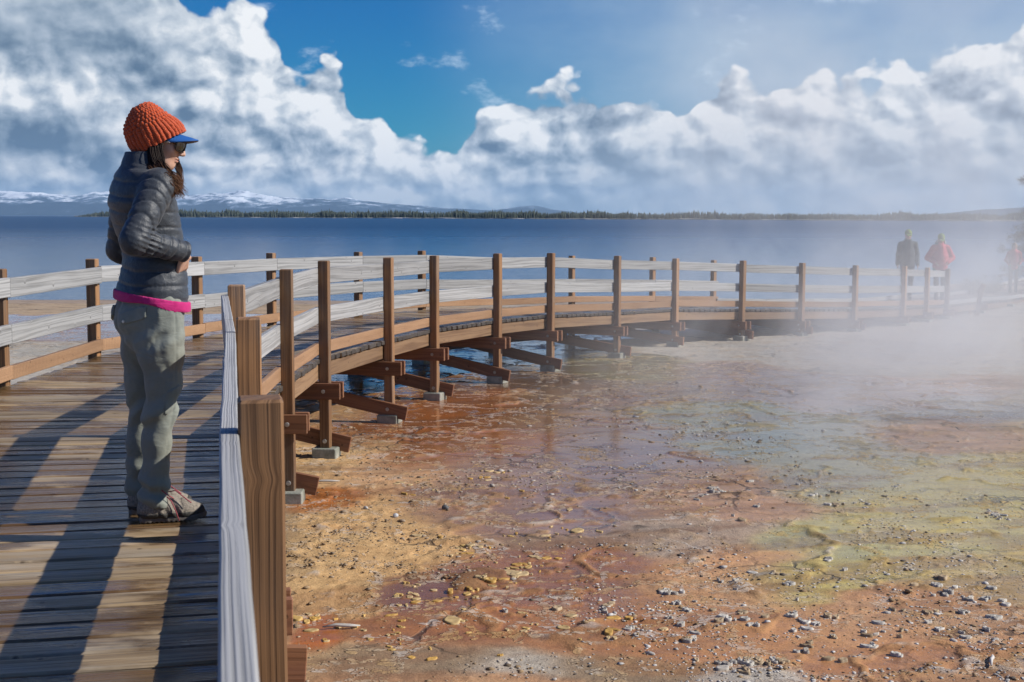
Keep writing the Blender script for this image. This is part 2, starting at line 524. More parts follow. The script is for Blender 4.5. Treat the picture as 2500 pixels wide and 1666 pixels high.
# ---------------------------------------------------------------- hot spring ground
def ground_mat():
    m, t = new_mat('thermal_ground')
    p = t.n('ShaderNodeNewGeometry').outputs['Position']
    col = t.attr('col', 'Color')
    wet = t.attr('wet', 'Fac')
    cr = t.attr('crust', 'Fac')
    n1 = t.noise(p, 1.7, 6, 0.62, 0.3)
    n2 = t.noise(p, 11.0, 6, 0.68, 0.2)
    n3 = t.noise(p, 75.0, 5, 0.72)
    st = t.noise(t.v('MULTIPLY', p, (0.55, 2.6, 1.0)), 3.2, 5, 0.6, 0.5)
    c = t.mix(t.m('MULTIPLY', t.map(n1, 0.38, 0.62), 0.42), col, t.mix(1.0, col, (1.35, 1.22, 1.10), 'MULTIPLY'))
    c = t.mix(t.m('MULTIPLY', t.map(st, 0.45, 0.66), 0.36), c, t.mix(1.0, c, (0.62, 0.52, 0.46), 'MULTIPLY'))
    c = t.mix(t.m('MULTIPLY', t.map(n2, 0.42, 0.66), 0.38), c, t.mix(1.0, c, (0.58, 0.50, 0.44), 'MULTIPLY'))
    sp = t.map(n3, 0.40, 0.66)
    c = t.mix(t.m('MULTIPLY', sp, 0.42), c, t.mix(1.0, c, (1.5, 1.42, 1.35), 'MULTIPLY'))
    c = t.mix(t.m('MULTIPLY', t.map(n3, 0.46, 0.30), 0.40), c, t.mix(1.0, c, (0.5, 0.45, 0.42), 'MULTIPLY'))
    # dark cracks
    cv = t.v('ADD', p, t.v('SCALE', t.v('SUBTRACT', t.noise(p, 2.5, 3, 0.6, out=1), (0.5, 0.5, 0.5)), scale=0.55))
    cd = t.voro(cv, 1.1, 'DISTANCE_TO_EDGE')
    cm = t.m('MULTIPLY', t.map(cd, 0.030, 0.008, 0, 1), t.map(t.noise(p, 0.55, 3), 0.50, 0.60, 0, 1))
    c = t.mix(t.m('MULTIPLY', cm, 0.65), c, (0.045, 0.04, 0.035))
    # broken crust plates lying in chains and patches, bedded in the mat
    rn_ = t.noise(p, 0.95, 4, 0.6, 0.6)
    chain_ = t.map(t.m('ABSOLUTE', t.m('SUBTRACT', rn_, 0.5)), 0.035, 0.010, 0, 1, True)
    patch_ = t.map(t.noise(p, 1.9, 3, 0.6), 0.56, 0.66, 0, 1, True)
    msk = t.m('MAXIMUM', t.m('MULTIPLY', chain_, 0.85), t.m('MULTIPLY', patch_, 0.6))
    plate = None
    for sc_, thr in ((16.0, 0.52), (38.0, 0.62)):
        pw = t.v('ADD', t.v('MULTIPLY', p, (1.0, 1.25, 0.3)), t.v('SCALE', t.v('SUBTRACT', t.noise(p, sc_ * 0.8, 2, 0.5, out=1), (0.5, 0.5, 0.5)), scale=1.1 / sc_))
        ce = t.voro(pw, sc_, 'DISTANCE_TO_EDGE')
        cc = t.sep(t.voro(pw, sc_, 'F1', out='Color'))[0]
        k_ = t.m('MULTIPLY', t.map(ce, 0.05, 0.10, 0, 1), t.map(t.m('ADD', cc, t.m('MULTIPLY', msk, 0.75)), thr + 0.48, thr + 0.52, 0, 1))
        plate = k_ if plate is None else t.m('MAXIMUM', plate, k_)
    plate = t.m('MULTIPLY', plate, t.map(t.sep(p)[1], 30.0, 20.0, 0, 1))
    plcol = t.mix(t.map(t.noise(p, 3.0, 3), 0.40, 0.62), t.mix(0.55, c, (0.56, 0.37, 0.17)), t.mix(0.5, c, (0.62, 0.60, 0.56)))
    c = t.mix(t.m('MULTIPLY', plate, 0.85), c, plcol)
    wet = t.m('MULTIPLY', wet, t.m('SUBTRACT', 1.0, t.m('MULTIPLY', plate, 0.7)))
    ripple = t.noise(t.v('MULTIPLY', p, (1.0, 2.2, 1.0)), 7.0, 3, 0.55, 0.3)
    fine = t.m('ADD', t.m('MULTIPLY', n3, 0.5), n2)
    h = t.m('ADD', t.m('MULTIPLY', fine, t.map(wet, 0.3, 0.85, 0.012, 0.0006)), t.m('MULTIPLY', ripple, t.map(wet, 0.5, 1.0, 0.0, 0.0022)))
    h = t.m('SUBTRACT', h, t.m('MULTIPLY', cm, 0.008))
    h = t.m('ADD', h, t.m('MULTIPLY', plate, 0.007))
    nb = t.n('ShaderNodeBump')
    t.set(nb.inputs['Height'], h)
    nb.inputs['Distance'].default_value = 1.0
    nb.inputs['Strength'].default_value = 1.0
    wn = t.m('ADD', wet, t.m('MULTIPLY', t.m('SUBTRACT', n2, 0.5), 0.5))
    finish(t, c, t.map(wn, 0.28, 0.72, 0.9, 0.09, True), nb.outputs[0], t.map(wn, 0.3, 0.8, 0.15, 0.5))
    return m
M['ground'] = ground_mat()

def colmat(name, rough=0.8, nscale=30.0, bump=0.004, spec=0.3):
    """colour comes from a per-face attribute 'col' (the thing's own colour)"""
    m, t = new_mat(name)
    p = t.n('ShaderNodeNewGeometry').outputs['Position']
    n = t.noise(p, nscale, 5, 0.65)
    c = t.attr('col', 'Color')
    c = t.mix(t.map(n, 0.35, 0.68), t.mix(1.0, c, (0.62, 0.58, 0.54), 'MULTIPLY'), c)
    finish(t, c, rough, t.bump(n, bump), spec)
    return m
M['flake'] = colmat('mineral_crust', 0.6)
M['pebble'] = colmat('sinter_pebble', 0.85, 60.0)
# ---------------------------------------------------------------- terrain
def base_z(x, y):
    a = np.interp(y, [-30, 18, 24, 30, 36, 40, 48, 60, 80], [0, 0, -.07, -.17, -.28, -.40, -.75, -1.4, -2.4])
    b = np.interp(y, [-30, 18, 24, 30, 36, 44, 52, 66, 80], [0, 0, -.06, -.15, -.22, -.27, -.42, -1.1, -2.0])
    k = sstep(x, 10.5, 16.0)
    a = a * (1 - k) + b * k
    return a + 0.03 * (fbm(x * .25, y * .25, oct=3, seed=5) - .5)
LAKE_Z = -0.37
GP = F * CZ
def G(px, py):
    Y = GP / max(py - HOR, 60)
    return ((px - 1250) * Y / F, Y)
TAN = (.52, .35, .17); TAN2 = (.42, .30, .17); RUST = (.27, .118, .046); RUSTD = (.18, .076, .032); ORG = (.42, .125, .012); MAUVE = (.29, .175, .105)
BRN = (.26, .12, .06); OLIVE = (.23, .20, .06); GREEN = (.26, .25, .135); YEL = (.43, .37, .14); PEACH = (.43, .255, .14); PINK = (.40, .26, .17); SAND = (.40, .385, .34)
PAN = (.33, .265, .21); DARK = (.075, .07, .065); GTAN = (.25, .185, .12); BEACH = (.38, .30, .21); PURP = (.24, .19, .215); WAT = (.055, .05, .045)
zones = [ # px, py, rx, ry, colour, wetness
 (780,1140,140,60,TAN,.35),(800,1010,130,40,(.36,.22,.11),.5),(900,1300,170,70,TAN,.25),(760,1420,120,80,TAN,.25),(960,1170,180,45,(.46,.29,.16),.4),
 (790,1225,80,30,ORG,.75),(720,1560,40,60,ORG,.8),(700,1650,80,40,TAN2,.4),
 (1050,1010,180,60,(.32,.115,.035),.95),(1150,1100,150,50,(.31,.13,.05),.92),(1000,940,160,30,(.24,.10,.035),1.0),(880,960,120,20,(.26,.15,.03),.9),
 (1000,1450,170,50,RUSTD,.75),(1250,1480,260,60,RUST,.7),(1150,1560,260,40,(.33,.145,.06),.5),(1450,1560,250,40,(.35,.17,.075),.5),(1300,1380,220,50,(.27,.125,.06),.6),
 (1100,1240,160,40,(.31,.18,.10),.6),(1300,1200,220,60,MAUVE,.82),(1500,1130,200,50,MAUVE,.85),(1350,1020,200,40,(.28,.155,.07),.9),
 (1000,1650,260,30,GTAN,.35),(1250,1660,140,25,(.40,.38,.33),.2),(1500,1660,180,25,GTAN,.35),(1830,1655,110,30,(.38,.36,.32),.2),(1600,1630,120,20,(.28,.17,.09),.4),
 (800,890,160,25,WAT,1.0),(1050,890,180,25,WAT,1.0),(1300,860,180,22,WAT,1.0),(1200,920,160,20,(.14,.085,.05),1.0),(1450,870,120,16,(.20,.17,.05),.9),
 (1550,900,160,25,OLIVE,.8),(1600,960,220,30,(.25,.18,.11),.7),(1750,1010,220,25,(.25,.25,.13),.75),(1450,960,120,25,(.22,.14,.08),.75),
 (1700,1290,170,35,PAN,.3),(1350,1310,120,20,(.24,.17,.12),.4),(1750,1200,200,50,PINK,.5),(1620,1180,100,40,(.34,.21,.13),.6),
 (1950,1080,250,40,GREEN,.88),(2100,1150,250,40,(.33,.31,.17),.7),(2300,1080,220,30,PINK,.5),(2420,1020,150,20,DARK,.6),(2300,1000,200,20,(.22,.22,.20),.7),
 (2350,1180,220,50,YEL,.65),(2350,1300,260,50,YEL,.65),(2100,1330,200,40,(.36,.34,.15),.65),(2450,1420,150,50,(.44,.34,.14),.6),(2050,1420,200,30,(.42,.36,.13),.55),
 (1800,1420,200,40,PEACH,.4),(1900,1350,160,25,PEACH,.45),(1650,1500,200,50,(.37,.19,.09),.5),(1900,1540,260,50,(.40,.215,.10),.5),(2250,1520,250,50,PEACH,.45),(2200,1620,300,40,(.36,.18,.08),.55),
 (1900,940,250,25,(.32,.24,.20),.7),(2150,960,250,25,(.35,.28,.25),.7),(2300,930,200,16,PINK,.7),(1750,900,160,16,(.32,.24,.20),.7),
 (1800,830,250,20,SAND,.05),(2100,840,300,40,SAND,.05),(2400,870,250,45,SAND,.05),(2400,790,300,30,SAND,.05),(1650,850,60,8,SAND,.1),(2050,890,200,14,SAND,.05),
 (300,735,500,7,BEACH,.1),(1000,738,500,6,BEACH,.2),(1600,735,300,6,SAND,.1),(2200,728,300,8,SAND,.1),
 (200,775,260,12,PURP,.8),(650,780,300,16,PURP,.85),(1000,780,250,18,(.22,.19,.21),.85),(350,810,260,12,(.27,.22,.21),.7),(100,850,220,25,(.36,.35,.31),.15),(350,870,160,25,(.33,.31,.27),.3),
 (0,920,200,60,SAND,.05),(600,830,160,18,(.24,.20,.19),.7),(1500,780,150,14,(.28,.27,.26),.3),(1350,800,150,18,(.16,.14,.13),.9),
 (400,1200,300,200,GTAN,.5),(0,1600,400,400,TAN2,.2),(2900,1200,350,150,YEL,.5),(2900,900,300,100,SAND,.1),(1250,2000,600,300,PEACH,.4),(2600,1900,700,300,PEACH,.4)]
ny, nx = 760, 1000
yy = np.concatenate([np.linspace(-14, 4.9, 30), 5 * np.exp(np.linspace(0, math.log(12.5), ny))[0:], [68, 76, 90]])
tt = np.concatenate([np.linspace(-4, -.40, 24)[:-1], np.linspace(-.40, .40, nx), np.linspace(.40, 4, 24)[1:]])
AP = 15.0
YY, TT = np.meshgrid(yy, tt, indexing='ij')
XX = (YY + AP) * TT
gx, gy = XX.ravel(), YY.ravel()
# colour zones, in a space that keeps their edges evenly ragged
yc = np.maximum(gy, 2.0)
wx = (fbm(gx * .9, gy * .9, oct=5, seed=11) - .5)
wy = (fbm(gx * .9, gy * .9, oct=5, seed=31) - .5)
la = gx / yc + wx * 0.075 * np.minimum(1, 14 / yc)
lb = np.log(yc) + wy * 0.17 * np.minimum(1, 14 / yc)
colr = np.zeros((len(gx), 3)); ws = np.zeros(len(gx)) + 1e-9; wetv = np.zeros(len(gx))
for px, py, rx, ry, c, w in zones:
    X0, Y0 = G(px, py)
    _, Y1 = G(px, py + ry); _, Y2 = G(px, py - ry)
    sb = max(abs(math.log(Y2 / Y1)) / 2, 0.012)
    dd = ((la - X0 / Y0) / (rx / F)) ** 2 + ((lb - math.log(Y0)) / sb) ** 2
    k = np.exp(-2.2 * np.minimum(dd, 30)) + 1e-6 / (1 + dd)
    colr += k[:, None] * np.array(c); ws += k; wetv += k * w
colr /= ws[:, None]; wetv /= ws
# crusts, lumps and ridges
amp = np.minimum(1, 16 / yc)
n_a = fbm(gx * 1.3, gy * 1.3, oct=4, seed=51)
ridge = 1 - np.abs(2 * fbm(gx * 1.1 + wx, gy * 1.1 + wy, oct=4, seed=71) - 1)
ridge = sstep(ridge, .93, .985) * sstep(n_a, .42, .58)
lump = sstep(fbm(gx * 9, gy * 9, oct=4, seed=91, gain=.6), .56, .70) * sstep(fbm(gx * .8, gy * .8, oct=3, seed=93), .46, .62)
dryk = 1 - sstep(wetv, .3, .7)
tanm = sstep(colr[:, 0], .36, .50) * dryk
fine = fbm(gx * 22, gy * 22, oct=3, seed=101, gain=.6) - .5
crag = fbm(gx * 10, gy * 10, oct=5, seed=111, gain=.66)
infield = sstep(gy, 3.5, 5.5) * (1 - sstep(gy, 26, 32))
zz = base_z(gx, gy)
crust = np.clip(ridge * (.55 + .9 * crag) + lump * .8, 0, 1.3) * infield * (0.25 + .75 * sstep(np.abs(wetv - .5), .0, .6) * 0 + .55)
craggy = tanm * sstep(crag, .50, .66) * infield
zz = zz + crust * (0.018 + .03 * np.maximum(fine, 0)) + craggy * (.007 + .030 * fine) + fine * .010 * dryk + .004 * fine * (1 - .85 * sstep(wetv, .35, .7))
isand = sstep(colr.min(1), .28, .33)
zz = base_z(gx, gy) + (zz - base_z(gx, gy)) * .75
zz += isand * (fbm(gx * 3, gy * 3, oct=4, seed=131) - .5) * .03
crc = colr * .55 + np.array([.34, .24, .13]) * .45
k = np.clip(crust * 1.2, 0, 1)[:, None] * .8
colr = colr * (1 - k) + crc * k
k = (sstep(fbm(gx * 7, gy * 7, oct=3, seed=141), .60, .72) * crust)[:, None] * .8
colr = colr * (1 - k) + np.array([.45, .43, .40]) * k
k = (craggy * sstep(fine, .05, .3))[:, None] * .6
colr = colr * (1 - k) + np.array([.62, .40, .20]) * k
sp = (sstep(fbm(gx * 2.2, gy * 5, oct=4, seed=151), .56, .66) * (1 - infield))[:, None] * .5
colr = colr * (1 - sp) + np.array([.16, .13, .09]) * sp
ck = 1 - np.abs(2 * fbm(gx * .95 + wx * 1.5, gy * .95 + wy * 1.5, oct=4, seed=171) - 1)
pxv, pyv = 1250 + F * gx / yc, HOR + GP / yc
panm = np.exp(-((pxv - 1650) / 330) ** 2 - ((pyv - 1250) / 75) ** 2) + .8 * np.exp(-((pxv - 1350) / 260) ** 2 - ((pyv - 1160) / 60) ** 2) + .5 * np.exp(-((pxv - 1500) / 500) ** 2 - ((pyv - 1420) / 70) ** 2)
ckm = sstep(ck, .955, .985) * np.clip(panm * 1.2, 0, 1) * sstep(fbm(gx * 2.5, gy * 2.5, oct=3, seed=181), .42, .55)
zz += ckm * .008 * (1 + 2 * fine)
colr = colr * (1 - .85 * ckm[:, None]) + np.array([.045, .038, .032]) * .85 * ckm[:, None]
# streaks drawn out by the run-off
stk = sstep(fbm(gx * .9 + gy * .25, gy * 4.5 - gx * .9, oct=4, seed=191), .48, .66) * infield * (1 - isand)
colr = colr * (1 - .30 * stk[:, None]) + colr * np.array([1.45, 1.35, 1.25]) * .30 * stk[:, None]
stk = sstep(fbm(gx * 1.1 + gy * .3, gy * 3.5 - gx * .8, oct=4, seed=195), .52, .66) * infield * (1 - isand)
colr = colr * (1 - .42 * stk[:, None]) + np.array([.20, .10, .055]) * .42 * stk[:, None]
wetv = wetv * (1 - np.clip(crust + craggy, 0, 1) * .8)
H_, W_ = YY.shape
idx = np.arange(H_ * W_).reshape(H_, W_)
fc = np.stack([idx[:-1, :-1], idx[:-1, 1:], idx[1:, 1:], idx[1:, :-1]], -1).reshape(-1, 4)
g = mesh_np('ground', np.stack([gx, gy, zz], 1), fc, M['ground'], smooth=True, attrs={
    'col': ('FLOAT_COLOR', 'POINT', np.concatenate([colr, np.ones((len(gx), 1))], 1)),
    'wet': ('FLOAT', 'POINT', wetv), 'crust': ('FLOAT', 'POINT', crust)})
tag(g, 'wet mineral crusted hot spring ground in rust, orange, yellow and grey', 'ground', kind='structure')

lk = mesh_np('lake', [(-9000, -300, LAKE_Z), (9000, -300, LAKE_Z), (30000, 26000, LAKE_Z), (-30000, 26000, LAKE_Z)], [(0, 1, 2, 3)], M['lake'])
# the lake only lies beyond the bank: cut away the part under the spring ground
me = lk.data
me.clear_geometry()
lv = [(-9000, 33, LAKE_Z), (-60, 33, LAKE_Z), (60, 33, LAKE_Z), (9000, 33, LAKE_Z), (30000, 26000, LAKE_Z), (-30000, 26000, LAKE_Z)]
me.from_pydata(lv, [], [(0, 1, 2, 3, 4, 5)])
me.update()
tag(lk, 'wide steel blue lake beyond the boardwalk', 'lake', kind='structure')

# far shore, its wood, the mountains
def ray(px, Z): return ((px - 1250) / F * Z, Z)
sx = [(-500, 6200), (100, 3300), (190, 2500), (420, 2100), (700, 1800), (1000, 1550), (1250, 1340), (1500, 1180), (1800, 1020), (2100, 920), (2400, 850), (2800, 800), (3600, 900), (5200, 1300)]
def shoreZ(px): return np.interp(px, [a for a, b in sx], [b for a, b in sx])
pxs = np.linspace(185, 5200, 340)
V, Fs = [], []
jj = (fbm(pxs * .02, pxs * 0, oct=3, seed=201) - .5)
for p, q in zip(pxs, jj):
    Z = float(shoreZ(p)) * (1 + .05 * q)
    for dz_, hh in ((0, -.6), (6, .6), (20, 1.0), (600, 2.0), (1500, -3)):
        x_, y_ = ray(p, Z + dz_)
        V.append((x_, y_, LAKE_Z + hh))
for i in range(len(pxs) - 1):
    for j in range(4):
        a = i * 5 + j
        Fs.append((a, a + 5, a + 6, a + 1))
def shore_mat():
    m, t = new_mat('far_shore_gravel')
    p = t.n('ShaderNodeNewGeometry').outputs['Position']
    n = t.noise(t.v('MULTIPLY', p, (.02, .05, 1)), 1.0, 5, .6)
    c = t.ramp(n, [(.40, (.07, .08, .06)), (.55, (.20, .19, .17)), (.66, (.48, .46, .45))])
    finish(t, c, .9)
    return m
tag(mesh_np('far_shore', V, Fs, shore_mat()), 'low pale gravel shore below the distant wood', 'shore', kind='structure')
def conifer_mat(name, a, b):
    m, t = new_mat(name)
    p = t.n('ShaderNodeNewGeometry').outputs['Position']
    n = t.noise(p, .09, 4, .7)
    finish(t, t.mix(t.map(n, .3, .7), a, b), .9, None, .1)
    return m
nt = 15000
tp = rng.uniform(188, 3400, nt)
Zt = shoreZ(tp) + 8 + rng.random(nt) ** 1.5 * 320
dens = fbm(tp * .012, Zt * .004, oct=3, seed=221)
keep = (dens > .36) | (Zt > shoreZ(tp) + 60)
tp, Zt = tp[keep], Zt[keep]
hgt = (Zt * 14.5 / F) * rng.uniform(.55, 1.12, len(tp)) * (1 + .5 * (fbm(tp * .03, tp * 0, oct=2, seed=231) - .5))
hgt *= np.where(rng.random(len(tp)) < .08, 1.25, 1) * sstep(tp, 180, 330) ** .5
tx, ty = (tp - 1250) / F * Zt, Zt
rad = hgt * rng.uniform(.10, .17, len(tp))
ang = rng.uniform(0, 6.28, len(tp))
vs = []
for kk in range(5):
    a_ = ang + kk * 2 * math.pi / 5
    rr = rad * rng.uniform(.7, 1.2, len(tp))
    vs.append(np.stack([tx + rr * np.cos(a_), ty + rr * np.sin(a_), np.full(len(tp), LAKE_Z + .8)], 1))
for kk in range(5):
    a_ = ang + .6 + kk * 2 * math.pi / 5
    rr = rad * rng.uniform(.45, .85, len(tp))
    vs.append(np.stack([tx + rr * np.cos(a_), ty + rr * np.sin(a_), LAKE_Z + .8 + hgt * rng.uniform(.4, .6, len(tp))], 1))
vs.append(np.stack([tx, ty, LAKE_Z + .8 + hgt], 1))
VV = np.stack(vs, 1).reshape(-1, 3)
b0 = np.arange(len(tp)) * 11
tri = []
for kk in range(5):
    k2 = (kk + 1) % 5
    tri.append(np.stack([b0 + kk, b0 + k2, b0 + 5 + kk], 1))
    tri.append(np.stack([b0 + k2, b0 + 5 + k2, b0 + 5 + kk], 1))
    tri.append(np.stack([b0 + 5 + kk, b0 + 5 + k2, b0 + 10], 1))
tag(mesh_np('far_wood', VV, np.concatenate(tri), conifer_mat('far_conifers', (.042, .055, .042), (.080, .092, .070))),
    'distant dark conifer wood along the far lake shore', 'wood', kind='stuff')

def mountain_mat():
    m, t = new_mat('snowy_mountain')
    p = t.n('ShaderNodeNewGeometry').outputs['Position']
    nrm = t.n('ShaderNodeNewGeometry').outputs['Normal']
    z = t.sep(p)[2]
    n = t.noise(t.v('SCALE', p, scale=.0012), 1.0, 7, .68)
    n2 = t.noise(t.v('MULTIPLY', p, (.006, .003, .012)), 1.0, 5, .7)
    s = t.m('ADD', t.m('MULTIPLY', n, .75), t.m('MULTIPLY', n2, .9))
    s = t.m('ADD', s, t.map(z, 20, 380, -.32, .18))
    c = t.ramp(s, [(.66, (.03, .05, .075)), (.76, (.20, .26, .33)), (.86, (.80, .84, .88))])
    finish(t, c, .9, None, .1)
    return m
M['mount'] = mountain_mat()
def mountains(name, p0, p1, Z, depth, prof, label, seed, amp=1.0, nx_=260, ny_=60):
    pp = np.linspace(p0, p1, nx_)
    dd = np.linspace(0, depth, ny_)
    PX, DD = np.meshgrid(pp, dd, indexing='ij')
    XX_, YY_ = (PX - 1250) / F * (Z + DD), Z + DD
    pr = np.interp(PX, [a for a, b in prof], [b for a, b in prof]) / F * Z
    env = np.sin(np.pi * np.clip(DD / depth, 0, 1) ** .8)
    nn = 1 - np.abs(2 * fbm(XX_ / 1500 , YY_ / 1500, oct=6, seed=seed) - 1)
    n3_ = 1 - np.abs(2 * fbm(XX_ / 420 , YY_ / 420, oct=5, seed=seed + 5) - 1)
    hh = pr * env * (.25 + .72 * nn * amp + .18 * n3_)
    idm = np.arange(nx_ * ny_).reshape(nx_, ny_)
    f_ = np.stack([idm[:-1, :-1], idm[1:, :-1], idm[1:, 1:], idm[:-1, 1:]], -1).reshape(-1, 4)
    o = mesh_np(name, np.stack([XX_.ravel(), YY_.ravel(), hh.ravel() - 12], 1), f_, M['mount'], smooth=False)
    tag(o, label, 'mountains', kind='structure')
mountains('mountains', -700, 1500, 15000, 7000, [(-700, 60), (0, 66), (90, 64), (200, 56), (240, 66), (420, 55), (500, 58), (590, 68), (650, 60), (740, 50), (840, 54), (980, 40), (1080, 26), (1200, 20), (1300, 34), (1350, 22), (1500, 4)],
          'snow dusted blue mountains beyond the lake', 301, nx_=420, ny_=90)
mountains('hills', 2180, 4600, 7000, 2500, [(2180, 2), (2300, 22), (2400, 34), (2600, 46), (3200, 60), (4600, 40)],
          'low dark hill above the far shore at the right edge', 331, amp=.7)
# ---------------------------------------------------------------- boardwalk and its railings
# posts of the right railing: x, y, lens height above the deck there
RP = [(.36, -1.9, 1.205), (-.012, .40, 1.205), (-.50, 2.66, 1.205), (-.97, 4.92, 1.205), (-1.49, 7.26, 1.205), (-1.63, 9.70, 1.225), (-1.61, 11.5, 1.22),
      (-1.24, 13.5, 1.25), (-.88, 15.2, 1.28), (-.18, 16.8, 1.30), (.52, 18.1, 1.325), (1.57, 20.0, 1.42), (2.68, 22.0, 1.51), (3.98, 23.2, 1.59),
      (5.27, 24.4, 1.67), (6.52, 25.5, 1.74), (7.97, 27.3, 1.83), (8.85, 28.6, 1.90), (9.70, 29.9, 1.97),
      (11.3, 32.3, 2.03), (13.0, 35.0, 2.15), (15.0, 38.6, 2.26), (17.0, 42.5, 2.36), (19.5, 47.5, 2.42), (22.5, 53, 2.45)]
NPOST = 19          # posts carry a railing up to here
NLEFT = 15          # the left railing stops earlier
P2 = np.array([(a, b) for a, b, c in RP])
DZ = np.array([CZ - c for a, b, c in RP])
dirs = []
for i in range(len(P2)):
    dd = P2[min(i + 1, len(P2) - 1)] - P2[max(i - 1, 0)]
    dirs.append(dd / np.linalg.norm(dd))
dirs = np.array(dirs)
nl = np.stack([-dirs[:, 1], dirs[:, 0]], 1)       # to the left of the way
WID = 2.06
LP = P2 + nl * WID
def gz(x, y): return float(base_z(np.array([x]), np.array([y]))[0])
PH = .0445
RH = .84
ER = P2 + nl * (PH + .002)
EL = LP - nl * (PH + .002)
bw = empty('boardwalk', (P2[5][0], P2[5][1], 0))
tag(bw, 'curved wooden plank boardwalk on posts over the hot spring ground', 'boardwalk')
org = np.array([P2[5][0], P2[5][1], 0.0])
def B3(p, z): return np.array([p[0], p[1], z]) - org
planks = []
for i in range(len(P2) - 1):
    rl, ll = np.linalg.norm(ER[i + 1] - ER[i]), np.linalg.norm(EL[i + 1] - EL[i])
    n = max(4, round((rl + ll) / 2 / .149))
    for k in range(n):
        g0 = .016 / rl
        t0, t1 = k / n + g0 / 2 * rng.uniform(.6, 1.5), (k + 1) / n - g0 / 2 * rng.uniform(.6, 1.5)
        r0, r1 = ER[i] + (ER[i + 1] - ER[i]) * t0, ER[i] + (ER[i + 1] - ER[i]) * t1
        l0, l1 = EL[i] + (EL[i + 1] - EL[i]) * t0, EL[i] + (EL[i + 1] - EL[i]) * t1
        z = DZ[i] + (DZ[i + 1] - DZ[i]) * (k + .5) / n
        planks.append((r0, r1, l0, l1, z, i))
tiltw = rng.normal(0, .0035, len(planks))
def add_plank(mb, pl, tw):
    r0, r1, l0, l1, z, i = pl
    a, b = (r0 + r1) / 2, (l0 + l1) / 2
    ax = (b - a) / np.linalg.norm(b - a)
    a = a - ax * rng.uniform(.002, .016); b = b + ax * rng.uniform(-.004, .012)
    zz_ = z - .022 + rng.normal(0, .0015)
    wdir = np.append(r1 - r0, 0.0); wdir[2] = tw
    seg = 5 if i < 7 else 1
    mb.board(B3(a, zz_), B3(b, zz_), wdir, .07, .022, ch=.007, seg=seg, jit=.0006 if seg > 1 else 0, w0=np.linalg.norm(r1 - r0) / 2, w1=np.linalg.norm(l1 - l0) / 2)
vis = [k for k, pl in enumerate(planks) if (pl[0][1] + pl[2][1]) / 2 > 2.9]
first100 = set(vis[:100])
for k in sorted(first100):
    mb = MB(); add_plank(mb, planks[k], tiltw[k]); mb.build('plank', M['plank'], bw, ends=M['plank_end'])
mb = MB()
for k in range(len(planks)):
    if k not in first100: add_plank(mb, planks[k], tiltw[k])
tag(mb.build('far_planks', M['plank'], bw, ends=M['plank_end']), kind='stuff')
# joists under the planks, one bay long
for i in range(2, len(P2) - 1):
    for side, E in enumerate((ER, EL)):
        s_ = nl[i] * (.026 if side == 0 else -.026)
        a, b = E[i] + s_, E[i + 1] + s_
        mb = MB()
        mb.board(B3(a, DZ[i] - .052 - .066), B3(b, DZ[i + 1] - .052 - .066), (0, 0, 1), .066, .019, seg=2)
        mb.build('joist', M['string'], bw)
    a, b = (ER[i] + EL[i]) / 2, (ER[i + 1] + EL[i + 1]) / 2
    mb = MB(); mb.board(B3(a, DZ[i] - .118), B3(b, DZ[i + 1] - .118), (0, 0, 1), .066, .019); mb.build('joist', M['beam'], bw)
brace_front = {7, 9, 10, 12}
for i in range(1, NPOST + 2):
    d3, n3 = dirs[i], nl[i]
    if i < 20:
        zb = DZ[i] - .206 - .072
        gmin = gz(*P2[i])
        if zb - .07 < gmin + .06: zb = gmin + .14
        for sg in (-1, 1):
            o_ = d3 * sg * (PH + .0195)
            a = P2[i] - n3 * .145 + o_; b = LP[i] + n3 * .145 + o_
            mb = MB(); mb.board(B3(a, zb), B3(b, zb), (0, 0, 1), .070, .019, seg=2)
            cb = mb.build('cross_beam', M['beam'], bw)
            if sg == -1:
                for q, col_ in ((P2[i], 0), (LP[i], 1)):
                    p = q + o_ - d3 * .020
                    mb = MB(); mb.tube([B3(p, zb), B3(p - d3 * .006, zb), B3(p - d3 * .007, zb)], [.018, .016, .006], 10)
                    mb.build('bolt', M['bolt'], cb)
    if DZ[i] - gz(*P2[i]) > .42 and i < 17:
        sg = -1 if i in brace_front else 1
        o_ = d3 * sg * (PH + .0195) if sg < 0 else d3 * (PH + .0195)
        zf = gz(*P2[i]) + (.15 if i != 3 else .42)
        ax = n3
        a = P2[i] - n3 * .20 + o_; b = P2[i] + n3 * WID * .82 + o_
        zt = max(DZ[i] - .33, zf + .12)
        run = WID * .84
        sl = (zt - zf) / run
        mb = MB(); mb.board(B3(a, zf - .05), B3(b, zf - .05 + sl * (WID * .82 + .20)), (0, 0, 1), .070, .019, seg=2)
        br = mb.build('brace', M['beam'], bw)
        p = P2[i] + (o_ - d3 * .020 if sg < 0 else -d3 * (PH + .001))
        mb = MB(); zc = zf - .05 + sl * .20
        mb.tube([B3(p, zc), B3(p - d3 * .006, zc), B3(p - d3 * .007, zc)], [.019, .017, .006], 10); mb.build('bolt', M['bolt'], br)
        if i >= 8:
            o2 = -o_
            a = LP[i] + n3 * .18 + o2; b = LP[i] - n3 * 1.25 + o2
            mb = MB(); mb.board(B3(a, zf + .02), B3(b, zf + .02 + sl * 1.4), (0, 0, 1), .065, .019)
            mb.build('brace', M['beam'], bw)
    for q in (P2[i], LP[i]):
        z0 = gz(*q)
        fh = .085 if i < 14 else .06
        rot = dirs[i]
        hw = .105
        mb = MB()
        mb.board(B3(q, z0 - .12), B3(q, z0 + fh), np.append(rot, 0), hw, hw, ch=.008, jit=.002)
        mb.build('footing', M['footing'], bw)
